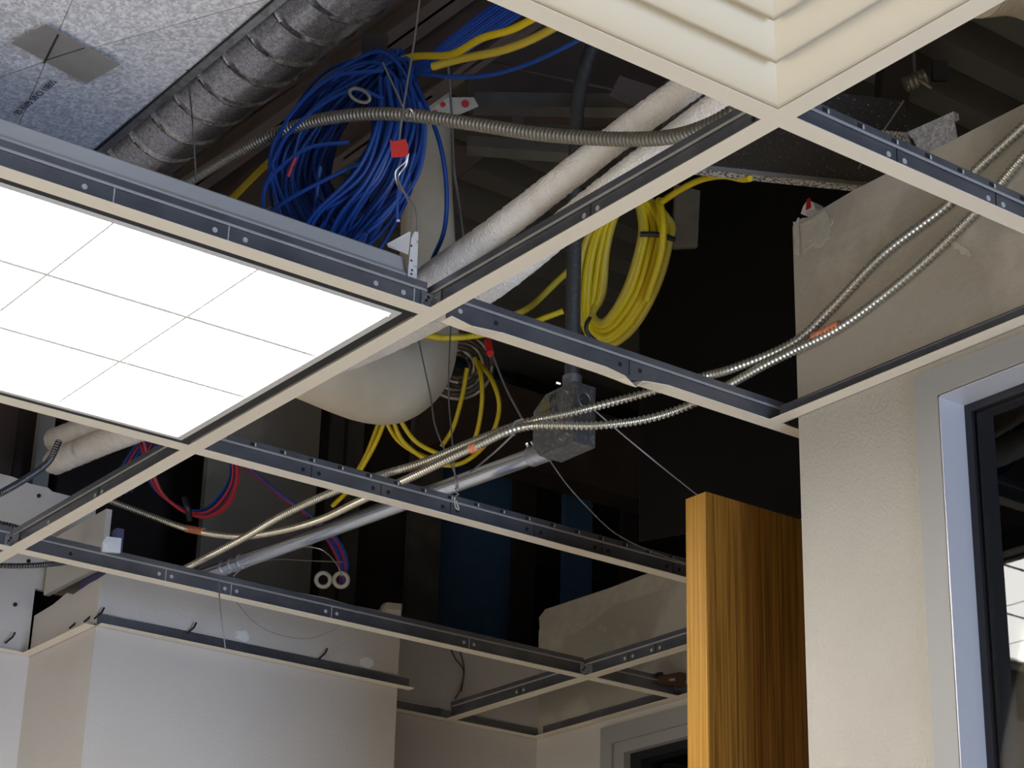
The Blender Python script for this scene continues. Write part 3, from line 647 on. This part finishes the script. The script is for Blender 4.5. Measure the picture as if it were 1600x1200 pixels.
wrapped_pipe('lower white fleece wrapped pipe tucked behind the diagonal tee', [(1180, 118, 2.36), (1119, 169, 2.42), (984, 272, 2.51), (880, 355, 2.60), (788, 430, 2.69), (728, 467, 2.76), (630, 517, 2.90), (550, 553, 3.05), (470, 581, 3.2), (330, 628, 3.5), (215, 670, 3.85), (150, 695, 4.05), (86, 722, 4.25)], (0.0190, 0.027))
el = thing('drain_elbow', 'large smooth off-white wrapped drain elbow below centre', 'pipe', at(640, 560, 3.6))
pts = spline(pxs([(664, 120, 3.95), (667, 300, 3.82), (668, 420, 3.74), (660, 505, 3.68), (640, 560, 3.63), (608, 585, 3.58), (565, 580, 3.52), (500, 558, 3.44), (400, 520, 3.32), (250, 462, 3.15)]), 10)
rk = [0.046, 0.047, 0.052, 0.066, 0.080, 0.086, 0.084, 0.078, 0.072, 0.068]
rl = []
for i in range(len(pts)):
    f_ = i/10.0; k0 = min(int(f_), 8); rl.append(rk[k0]+(rk[k0+1]-rk[k0])*(f_-k0))
MB().tube(pts, rl, 40).build('wrap', 'insul2', el, True)

# conduits and junction box
jb0 = at(895.5, 689.5, 3.10)                                   # bottom, near, right corner of the box front
bw, bh, bd = 0.100, 0.098, 0.042
jx = thing('junction_box', 'dusty steel junction box with marker lettering below the vertical conduit', 'junction box', jb0+Vector((bd/2, bw/2, 0)))
MB().prism([jb0, jb0+Vector((0, bw-0.018, 0)), jb0+Vector((0, bw, 0.020)), jb0+Vector((0, bw, bh-0.02)), jb0+Vector((0, bw-0.03, bh)), jb0+Vector((0, 0, bh))], (bd, 0, 0)).build('body', 'box', jx)
MB().obox(jb0+Vector((-0.0016, 0.004, 0.030)), (0.0016, 0, 0), (0, bw-0.012, 0), (0, 0, 0.050)).build('cover', 'box', jx)
ko = jb0+Vector((0.020, -0.0006, 0.072)); MB().tube([ko, ko+Vector((0, 0.001, 0))], 0.0115, 20).build('knockout', 'emtdark', jx)
MB().tube([ko+Vector((0.0115*math.cos(t*0.3927), -0.0003, 0.0115*math.sin(t*0.3927))) for t in range(16)], 0.0006, 5, closed=True).build('knockout_ring', 'galv', jx)
MB().obox(jb0+Vector((-0.0022, 0.058, 0.052)), (0.0006, 0, 0), (0, 0.022, 0), (0, 0, 0.034)).build('yellow_sticker', 'stain', jx)
f0 = jb0+Vector((-0.0028, 0.060, 0.078)); text('P1', 0.017, f0+Vector((0, -0.004, 0.002)), (0, -1, 0), (0, 0, 1), 'ink', jx)
text('CCT 2', 0.014, f0+Vector((0, 0.016, -0.018)), (0, -1, 0), (0, 0, 1), 'ink', jx); text('57', 0.014, f0+Vector((0, -0.010, -0.034)), (0, -1, 0), (0, 0, 1), 'ink', jx)
for dy, dz in ((0.018, 0.086), (0.014, 0.016), (0.030, 0.012)):
    q = jb0+Vector((-0.003, dy, dz)); MB().tube([q, q+Vector((0.004, 0, 0))], 0.0024, 8).build('screw', 'bright', jx)
vc0 = jb0+Vector((0.020, 0.030, bh)); vc = thing('vertical_conduit', 'dusty vertical steel conduit rising from the junction box', 'conduit', vc0)
MB().tube(spline([vc0, vc0+Vector((0, 0, 0.2)), vc0+Vector((0, 0, 0.42)), vc0+Vector((0.01, 0, 0.55)), vc0+Vector((0.05, -0.01, 0.70))], 8), 0.0117, 16).build('tube', 'emtdark', vc, True)
MB().tube([vc0, vc0+Vector((0, 0, 0.022))], 0.0150, 16).build('connector', 'galv', vc, True)
q = vc0+Vector((-0.014, 0.012, 0.010)); MB().tube([q, q+Vector((-0.006, 0.002, 0.001))], 0.003, 8).build('set_screw', 'bright', vc)
q = vc0+Vector((-0.006, -0.022, -0.008)); MB().tube([q, q+Vector((-0.006, 0.000, 0.003))], 0.003, 8).build('set_screw', 'bright', vc)
hc = thing('horizontal_conduit', 'shiny steel conduit running from the junction box to lower left', 'conduit', at(600, 800, 3.5))
ha = jb0+Vector((0.021, bw-0.016, 0.016)); hb_ = at(318, 899, 3.98)
MB().tube([ha.lerp(hb_, t/6) for t in range(7)], 0.0135, 20).build('tube', 'emt', hc, True)
MB().tube([ha, ha.lerp(hb_, 0.042)], 0.0165, 16).build('connector', 'galv', hc, True)
for t in (0.024, 0.036):
    q = ha.lerp(hb_, t)+Vector((-0.012, 0, 0.012)); MB().tube([q, q+Vector((-0.004, 0, 0.005))], 0.003, 8).build('set_screw', 'bright', hc)
for t in (0.86, 0.89, 0.92):
    MB().tube([ha.lerp(hb_, t), ha.lerp(hb_, t+0.006)], 0.0148, 16).build('coupling_ring', 'galv', hc, True)

# ------------------------------------------------------------------ armoured cables
def mc(label, P, r, m_, sleeves=(), **kw):
    t = thing('armoured_cable', label, 'cable', P[len(P)//2], 'flexible metal clad cables')
    armoured(P, r, **kw).build('armour', m_, t, True, 0.60)
    for a_, b_, rr in sleeves: MB().tube([a_, a_.lerp(b_, 0.5), b_], rr, 12).build('orange_sleeve', 'orange', t, True)
    return t
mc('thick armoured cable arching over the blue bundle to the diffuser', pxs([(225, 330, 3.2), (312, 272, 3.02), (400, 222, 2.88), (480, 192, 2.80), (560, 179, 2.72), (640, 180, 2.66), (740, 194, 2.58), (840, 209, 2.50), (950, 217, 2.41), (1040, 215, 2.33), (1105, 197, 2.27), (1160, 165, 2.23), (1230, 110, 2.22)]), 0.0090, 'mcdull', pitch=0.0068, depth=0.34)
xx = XW-0.010
def xwpt(px, py): return atx(px, py, xx)
P1_ = [xwpt(2300, -330)+Vector((0, 0, 0.25)), xwpt(1950, -110)+Vector((0, 0, 0.06)), xwpt(1760, 45), xwpt(1660, 140), xwpt(1600, 196), xwpt(1520, 270), xwpt(1480, 320), xwpt(1380, 397), xwpt(1300, 480)] + pxs([(1240, 535, 2.86), (1150, 574, 2.92), (1090, 591, 2.97), (985, 621, 2.98), (900, 643, 2.96), (820, 661, 2.97), (740, 690, 3.05), (660, 723, 3.17), (590, 744, 3.27), (515, 771, 3.38), (440, 806, 3.50), (380, 841, 3.62), (290, 888, 3.80)])
mc('upper silver armoured cable along the drywall and over the junction box', P1_, 0.0066, 'mc')
P2_ = [xwpt(2300, -270)+Vector((0, 0, 0.22)), xwpt(1950, -65)+Vector((0, 0, 0.05)), xwpt(1760, 85), xwpt(1660, 182), xwpt(1600, 243), xwpt(1560, 290), xwpt(1522, 333), xwpt(1430, 421), xwpt(1320, 506)] + pxs([(1240, 548, 2.85), (1190, 573, 2.89), (1130, 606, 2.95), (1075, 634, 2.97), (1010, 655, 2.96), (930, 665, 2.95), (820, 667, 2.955), (740, 699, 3.03), (650, 742, 3.17), (560, 784, 3.38), (500, 812, 3.55), (430, 831, 3.72), (370, 838, 3.85), (300, 828, 4.0), (240, 808, 4.1), (165, 780, 4.2)])
mc('lower silver armoured cable with orange marks passing in front of junction box', P2_, 0.0066, 'mc', sleeves=[(atx(1272, 528, xx), atx(1312, 508, xx), 0.0072), (at(735, 702, 3.03), at(756, 692, 3.02), 0.0071), (at(292, 826, 4.02), at(319, 831, 3.96), 0.0075)])
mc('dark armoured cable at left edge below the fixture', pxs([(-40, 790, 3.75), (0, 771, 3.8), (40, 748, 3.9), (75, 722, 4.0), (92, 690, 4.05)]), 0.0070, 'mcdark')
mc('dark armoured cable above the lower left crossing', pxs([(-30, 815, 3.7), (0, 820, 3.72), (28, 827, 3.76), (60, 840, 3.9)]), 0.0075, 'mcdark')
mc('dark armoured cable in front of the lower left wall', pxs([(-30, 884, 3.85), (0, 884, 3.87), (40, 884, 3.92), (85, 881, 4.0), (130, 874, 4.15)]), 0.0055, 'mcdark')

# ------------------------------------------------------------------ communication cable bundles
bb = thing('blue_cable_bundle', 'large tangled bundle of blue data cables hanging at upper centre', 'cable bundle', at(560, 220, 2.85))
for i in range(54):
    f_ = R(0, 1); d = 2.84+R(-0.05, 0.09)+f_*0.05
    tx, ty = 616+R(-30, 22), 80+R(-4, 26)
    rx = 664-f_*85+R(-6, 4); lx = 410+f_*70+R(-4, 40); bx_ = R(480, 560)-f_*12; by = R(372, 440)-f_*20
    L = [(tx, ty, d), (rx-8+R(-4, 4), 150+R(-8, 8), d-0.02), (rx, 225+R(-14, 14), d-0.03), (rx-34-f_*16+R(-8, 8), 312+R(-10, 10), d-0.02), (bx_, by, d), (lx+28+R(0, 22), 372+R(-26, 20), d+0.01), (lx, 285+R(-26, 26), d+0.02), (lx+24+R(0, 16), 190+R(-16, 16), d+0.02), (lx+90+R(0, 18), 112+R(-6, 20), d+0.01)]
    MB().tube(spline(pxs(L), 5, True), 0.0027, 6, closed=True).build('cable_loop', 'blue' if i % 3 else 'blue2', bb, True)
for i in range(16):
    f_ = i/15.0; d = 2.72+R(-0.01, 0.02)
    L = [(640-f_*50+R(-6, 6), 130+R(-10, 10), d+0.03), (652-f_*60, 190+R(-8, 8), d), (628-f_*70+R(-8, 8), 270+R(-8, 8), d-0.01), (590-f_*90+R(-10, 10), 330+R(-10, 10), d), (560-f_*90+R(-10, 10), 385, d+0.03)]
    MB().tube(spline(pxs(L), 6), 0.0028, 6).build('cable_strand', 'blue' if i % 4 else 'blue2', bb, True)
for L in ([(545, 222, 2.74), (480, 232, 2.74), (425, 275, 2.75), (411, 312, 2.76), (420, 360, 2.8)], [(655, 175, 2.73), (600, 235, 2.73), (520, 275, 2.73), (450, 312, 2.74), (410, 340, 2.78)], [(632, 195, 2.73), (600, 260, 2.73), (540, 310, 2.72), (488, 336, 2.73), (460, 372, 2.76)],
          [(600, 110, 2.74), (520, 120, 2.74), (470, 160, 2.75), (440, 205, 2.76), (415, 290, 2.77)], [(648, 240, 2.71), (625, 300, 2.71), (580, 345, 2.71), (555, 372, 2.72)], [(640, 270, 2.70), (610, 330, 2.70), (575, 362, 2.70)], [(636, 250, 2.7), (622, 300, 2.7), (620, 343, 2.7)],
          [(600, 155, 2.73), (555, 140, 2.73), (500, 165, 2.74), (450, 210, 2.75), (425, 255, 2.76)], [(655, 160, 2.7), (664, 210, 2.7), (650, 280, 2.7), (600, 340, 2.71), (562, 365, 2.72)], [(500, 260, 2.75), (494, 310, 2.75), (488, 350, 2.76)]):
    MB().tube(spline(pxs(L), 6), 0.0028, 6).build('cable_strand', 'blue', bb, True)
for k in range(5):
    q = at(555+k*2, 356-k*3, 2.7); MB().tube(spline([at(606+k*5, 330-k*6, 2.70), at(590+k*4, 345-k*4, 2.70), at(572+k*5, 362-k*2, 2.71)], 4), 0.0028, 6).build('cable_strand', 'blue', bb, True)
q = at(622, 343, 2.698); MB().tube([q, q-UP*0.003], 0.0026, 6).build('cable_end', 'white', bb)
hk = thing('j_hook', 'shiny oval metal hook in the middle of the blue bundle', 'hook', at(562, 148, 2.72))
MB().tube([at(562+16*math.cos(t*.3927)*1.0, 149+10*math.sin(t*.3927)+0.32*16*math.cos(t*.3927), 2.70) for t in range(16)], 0.0024, 6, closed=True).build('ring', 'stud', hk, True)
hk2 = tag(MB().obox(at(565, 52, 2.95), RT*0.036, UP*-0.03, FW*0.02).build('cable_hanger', 'darkbrown'), 'dark steel hanger holding the top of the blue bundle', 'hanger')
bt = thing('blue_cable_run', 'blue data cables running from bundle to top under the diffuser', 'cable run', at(700, 60, 2.9))
for k in range(9):
    o = k*6
    MB().tube(spline(pxs([(615+o*0.3, 112+k, 2.86), (655+o*.4, 98+k*1.2, 2.9), (700+o*.6, 62+k*2.2, 2.92), (750+o, 22+k*1.4, 2.9), (800+o, -14+k*1.5, 2.86)]), 6), 0.0028, 6).build('cable', 'blue2' if k % 3 == 0 else 'blue', bt, True)
def cable(label, L, r, m_, name='data_cable', cat='cable', group=None):
    o = MB().tube(spline(pxs(L), 8), r, 8).build(name, m_, None, True); return tag(o, label, cat, group)
cable('single blue cable curving up right to the diffuser edge', [(640, 112, 2.82), (690, 119, 2.80), (760, 118, 2.76), (830, 98, 2.70), (905, 62, 2.62), (960, 30, 2.58)], 0.0030, 'blue')
cable('single blue cable hanging down to right of the bundle', [(648, 130, 2.80), (672, 180, 2.79), (690, 235, 2.78), (698, 300, 2.78), (694, 360, 2.79), (676, 405, 2.82)], 0.0031, 'blue')
cable('bright yellow cable running from blue bundle to top edge', [(612, 98, 2.84), (650, 88, 2.80), (705, 85, 2.74), (752, 60, 2.68), (800, 46, 2.64), (850, 20, 2.6)], 0.0052, 'yellow')
cable('thick ochre cable just below the bright yellow one at top', [(676, 104, 2.78), (720, 92, 2.76), (780, 80, 2.72), (830, 62, 2.68), (890, 30, 2.62)], 0.0058, 'yellow2')
cable('yellow cable passing down left behind the blue bundle', [(330, 345, 3.05), (375, 298, 3.03), (430, 245, 3.0), (500, 190, 3.0), (600, 120, 3.0)], 0.0050, 'yellow')
cable('short red wire at the left side of blue bundle', [(462, 246, 2.74), (455, 262, 2.74), (450, 276, 2.74)], 0.0028, 'redcable')

yc = thing('yellow_cable_coil', 'hanging coil of yellow cable with black ties right of centre', 'cable coil', at(975, 430, 3.35))
for k in range(18):
    f_ = (k % 9)/8.0; dd_ = 3.36+(0.04 if k >= 9 else 0)+R(-0.01, 0.01); o = R(-3, 3)
    L = [(992+o, 300+f_*8, dd_), (1046-f_*44, 345+o, dd_-0.02), (1046-f_*46, 380, dd_-0.03), (1028-f_*46, 445+o, dd_-0.03), (992-f_*34, 510-f_*22, dd_-0.02), (950-f_*10, 540-f_*36, dd_), (918+f_*8, 520-f_*30, dd_+0.02), (904+f_*38, 460, dd_+0.03), (912+f_*38+o, 390, dd_+0.03), (940+f_*24, 335+o, dd_+0.02)]
    MB().tube(spline(pxs(L), 6, True), 0.0060, 8, closed=True).build('cable_loop', 'yellow' if k % 4 else 'yellow2', yc, True)
MB().tube(spline(pxs([(1001, 366, 3.31), (1020, 366, 3.305), (1036, 368, 3.305), (1053, 374, 3.32)]), 6), 0.0045, 8).build('cable_tie', 'zip', yc, True)
MB().tube(spline(pxs([(922, 496, 3.32), (916, 508, 3.315), (918, 520, 3.315), (930, 532, 3.32), (938, 536, 3.33)]), 6), 0.0035, 8).build('cable_tie', 'zip', yc, True)
MB().tube(spline(pxs([(1030, 312, 3.32), (1036, 350, 3.29), (1032, 400, 3.29), (1010, 470, 3.30)]), 8), 0.0060, 8).build('cable_strand', 'yellow', yc, True)
cable('yellow cable tail rising from the coil to the dark duct', [(1035, 315, 3.3), (1062, 297, 3.25), (1095, 281, 3.2), (1130, 275, 3.15), (1160, 280, 3.12), (1172, 279, 3.1)], 0.0052, 'yellow')
cable('yellow cable sloping left from the coil to white pipe', [(905, 408, 3.42), (870, 440, 3.4), (830, 478, 3.36), (795, 496, 3.32), (740, 520, 3.3)], 0.0055, 'yellow2')
cable('thin yellow cable just behind the bent tee', [(880, 486, 3.4), (850, 497, 3.4), (820, 508, 3.38), (760, 522, 3.36), (700, 528, 3.34), (655, 522, 3.34)], 0.0050, 'yellow')
yl = thing('yellow_cable_loops', 'loose yellow cable loops hanging below the white elbow', 'cable coil', at(690, 660, 3.95))
for L in ([(612, 650, 3.9), (630, 690, 3.9), (675, 722, 3.9), (720, 724, 3.9), (762, 690, 3.9), (780, 640, 3.9), (770, 596, 3.9), (748, 566, 3.95)], [(600, 652, 3.92), (622, 688, 3.92), (660, 712, 3.92), (700, 718, 3.92), (738, 692, 3.92), (752, 640, 3.92), (752, 590, 3.92), (742, 560, 3.95)],
          [(730, 575, 3.97), (722, 620, 3.97), (708, 668, 3.97), (690, 698, 3.97)], [(606, 645, 3.93), (588, 690, 3.93), (566, 730, 3.95), (545, 765, 4.0), (520, 790, 4.05)], [(596, 650, 3.95), (575, 705, 3.96), (556, 742, 3.98)], [(620, 648, 3.88), (650, 690, 3.88), (700, 716, 3.88)]):
    MB().tube(spline(pxs(L), 8), 0.0045, 8).build('cable', 'yellow', yl, True)
gc = thing('grey_cable_coil', 'coil of brown grey cable tucked behind the white elbow', 'cable coil', at(715, 570, 4.05))
for k in range(6):
    rr = 20+k*7; MB().tube([at(715+rr*0.98*math.cos(t*0.2618), 572+rr*0.92*math.sin(t*0.2618), 4.05+R(-0.01, 0.01)) for t in range(24)], 0.0042, 7, closed=True).build('cable_loop', 'mcdull' if k % 2 else 'brown', gc, True)

rb = thing('red_blue_cable_loop', 'hanging loop of red and blue wires at lower left', 'cable coil', at(300, 770, 4.05))
for k in range(9):
    o = R(-7, 7); d = 4.02+R(-0.02, 0.03)
    L = [(210+o, 660, d), (228+o, 715+o, d), (246+o*1.3, 765+o, d), (285+o, 796+o*.8, d), (322+o, 802+o*.8, d), (352+o*1.2, 778+o, d), (366+o, 740, d), (358+o*.6, 700, d), (345+o, 650, d)]
    MB().tube(spline(pxs(L), 6), 0.0030, 6).build('wire', ('redcable', 'blue', 'redcable', 'blue2')[k % 4], rb, True)
q = at(292, 795, 4.0); MB().tube(spline(pxs([(288, 778, 4.0), (294, 795, 3.985), (296, 812, 4.0)]), 4), 0.006, 8).build('cable_tie', 'zip', rb, True)
rw = thing('red_blue_wire_run', 'twisted red and blue wires running down right to white bushings', 'wire run', at(440, 780, 4.05))
for k in range(5):
    o = k*3-6
    MB().tube(spline(pxs([(365+o, 715, 4.15), (400+o, 742+o*.5, 4.15), (440+o*.4, 775, 4.15), (476+o*.3, 800, 4.15), (500+o, 820, 4.15), (524+o*1.4, 850, 4.17), (536+o*1.1, 880, 4.2), (534+o*.6, 912, 4.22)]), 6), 0.0030, 6).build('wire', ('redcable', 'blue', 'blue2', 'redcable', 'blue')[k], rw, True)
MB().tube(spline(pxs([(484, 806, 4.12), (490, 815, 4.12), (486, 822, 4.12)]), 3), 0.006, 6).build('cable_tie', 'zip', rw, True)
for px, lab in ((505, 'left white plastic bushing below the wire run'), (533, 'right white plastic bushing with red wires in it')):
    o = MB().tube([at(px+11*math.cos(t*0.3927), 906+11*math.sin(t*0.3927), 4.2) for t in range(16)], 0.0045, 8, closed=True).build('bushing', 'dwpatch', None, True); tag(o, lab, 'bushing', 'white bushings')
bl = thing('red_blue_wires_left', 'red and blue wires beside the wrapped pipes at left', 'wire run', at(190, 720, 4.3))
for k in range(7):
    o = k*9
    MB().tube(spline(pxs([(150+o, 790-o*.4, 4.35), (180+o, 745-o*.4, 4.35), (205+o, 705-o*.5, 4.35), (240+o, 660-o*.5, 4.35)]), 5), 0.0035, 6).build('wire', ('blue2', 'redcable', 'blue')[k % 3], bl, True)

# ------------------------------------------------------------------ hanger wires and small things
def wire(label, Ls, r=0.0013, m_='wire', d3=None):
    t = thing('hanger_wire', label, 'wire', at(*Ls[0][0]), 'ceiling hanger wires')
    for L in Ls: MB().tube(spline(pxs(L), 8), r, 6).build('strand', m_, t, True)
    return t
h1 = wire('hanger wire with red tag reaching down to the fixture strap', [[(657, -10, 2.62), (648, 60, 2.60), (635, 140, 2.58), (630, 172, 2.57), (626, 200, 2.565), (624, 225, 2.56)], [(598, 98, 2.64), (614, 132, 2.6), (629, 165, 2.57)], [(634, 240, 2.55), (634, 252, 2.55), (618, 268, 2.55), (622, 290, 2.55), (638, 308, 2.54), (650, 330, 2.53), (652, 362, 2.52)], [(638, 240, 2.55), (634, 258, 2.55), (622, 278, 2.55), (634, 305, 2.54), (642, 330, 2.53), (642, 362, 2.52)],
     [(630, 176, 2.55), (640, 170, 2.54), (646, 178, 2.54), (640, 187, 2.55), (631, 182, 2.56)]])
P = [at(px, py, 2.545) for px, py in ((609, 217), (613, 221), (634, 217), (638, 228), (638, 241), (630, 245), (612, 246))]
MB().prism(P, FW*0.004).build('red_tag', 'red', h1)
h2 = wire('paired hanger wires twisted onto the slotted tee', [[(640, 440, 3.4), (655, 535, 3.3), (672, 615, 3.22), (680, 665, 3.17), (700, 715, 3.12), (714, 748, 3.09), (715, 765, 3.09)], [(706, 480, 3.35), (702, 560, 3.27), (701, 620, 3.22), (706, 680, 3.15), (711, 745, 3.09), (713, 765, 3.09)], [(716, 760, 3.085), (710, 766, 3.08), (716, 772, 3.085), (711, 778, 3.08), (712, 792, 3.08), (717, 796, 3.08), (713, 782, 3.08)]])
h3 = wire('hanger wire with red sleeve wrapped around both armoured cables', [[(764, 540, 3.1), (790, 605, 3.02), (816, 655, 2.94)], [(816, 655, 2.94), (804, 660, 2.94), (800, 672, 2.935), (804, 680, 2.94)], [(803, 678, 2.94), (778, 702, 3.0), (752, 724, 3.1), (735, 738, 3.2)]], 0.0016)
a_, b_ = at(762, 533, 3.09), at(766, 552, 3.07); MB().tube([a_, b_], 0.0058, 10).build('red_sleeve', 'red', h3, True)
wire('straight slack wire from the junction box to the oak door top', [[(905, 620, 3.2), (960, 668, 3.2), (1020, 718, 3.2), (1088, 772, 3.22), (1150, 822, 3.25)]], 0.0012)
wire('curved slack wire from box underside to the slotted tee', [[(858, 718, 3.14), (885, 756, 3.17), (920, 795, 3.2), (960, 832, 3.24), (1010, 858, 3.28), (1072, 880, 3.32), (1110, 892, 3.36)]], 0.0011)
wire('thin rod hanging in the gap right of the blue bundle', [[(700, 98, 3.3), (706, 180, 3.25), (709, 260, 3.2), (716, 310, 3.17), (724, 372, 3.1), (730, 420, 3.1)]], 0.0022, 'stud')
wire('thin wire hanging in front of the spiral duct', [[(292, 108, (atz(292, 108, ZD)-CP).dot(FW)), (300, 180, 2.60), (304, 240, 2.6), (306, 285, 2.58)]], 0.0013, 'stud')
wire('thin brown rod crossing behind the single blue cable', [[(655, 64, 3.9), (735, 88, 3.8), (830, 112, 3.7), (960, 140, 3.6)]], 0.003, 'brown')
wire('thin dangling wire in front of the column at left', [[(342, 905, 3.66), (344, 950, 3.62), (352, 1012, 3.60)]], 0.0012)
wire('thin looping wire behind the lowest tee', [[(365, 935, 3.9), (395, 970, 3.92), (430, 990, 3.93), (480, 998, 3.94), (520, 985, 3.95), (535, 975, 3.95)]], 0.0007, 'stud')
t = thing('hanger_wire', 'dark doubled wire hanging at the back wall', 'wire', aty(711, 1092, 2.316), 'ceiling hanger wires')
for L in ([(700, 985), (704, 1012), (712, 1030), (724, 1048), (720, 1075), (711, 1092)], [(712, 985), (718, 1016), (725, 1045), (721, 1080)]):
    MB().tube(spline([aty(px, py, 2.316) for px, py in L], 8), 0.0016, 6).build('strand', 'brown', t, True)
wire('pale wire draped below the shiny conduit', [[(365, 900, 3.85), (385, 885, 3.87), (430, 874, 3.95), (480, 876, 4.05), (535, 878, 4.15)], [(450, 852, 4.1), (500, 858, 4.1), (525, 880, 4.12), (534, 900, 4.15)]], 0.0012, 'mc')
wt = thing('folded_white_tape', 'crumpled white tape flag on the lowest tee at left', 'tape', aty(175, 858, 1.825))
P = [aty(px, py, 1.822) for px, py in ((160, 862), (161, 846), (166, 838), (190, 841), (188, 864))]
MB().prism(P, (0, 0.006, 0)).build('flag', 'white', wt)
MB().prism([aty(px, py, 1.820) for px, py in ((163, 847), (176, 843), (180, 852), (170, 858))], (0, 0.002, 0)).build('fold', 'white', wt)
bc = thing('brown_cable_clip', 'small brown clip on the short dim tee by the oak door', 'clip', aty(1050, 1060, 1.82))
MB().prism([aty(px, py, 1.815) for px, py in ((1034, 1052), (1040, 1054), (1062, 1050), (1070, 1052), (1069, 1074), (1034, 1066))], (0, 0.012, 0)).build('body', 'brownpart', bc)
MB().prism([aty(px, py, 1.813) for px, py in ((1031, 1050), (1036, 1050), (1036, 1056), (1031, 1056))], (0, 0.016, 0)).build('tab', 'zip', bc)
MB().prism([aty(px, py, 1.813) for px, py in ((1046, 1060), (1055, 1060), (1055, 1064), (1046, 1064))], (0, 0.002, 0)).build('bright_spot', 'dust', bc)

# next room seen through the window
sh = thing('shelf_unit', 'cream open shelf unit seen through the right window', 'shelf', (2.2, 0.35, 0))
MB().obox((2.25, -0.9, 0), (0.02, 0, 0), (0, 1.36, 0), (0, 0, 2.3)).build('back', 'shelf', sh)
MB().obox((1.95, 0.44, 0), (0.30, 0, 0), (0, 0.02, 0), (0, 0, 2.3)).build('side', 'shelf', sh)
for h in (0.4, 0.8, 1.2, 1.5, 1.8, 2.1): MB().obox((1.95, -0.9, h), (0.30, 0, 0), (0, 1.34, 0), (0, 0, 0.02)).build('shelf', 'shelf', sh)
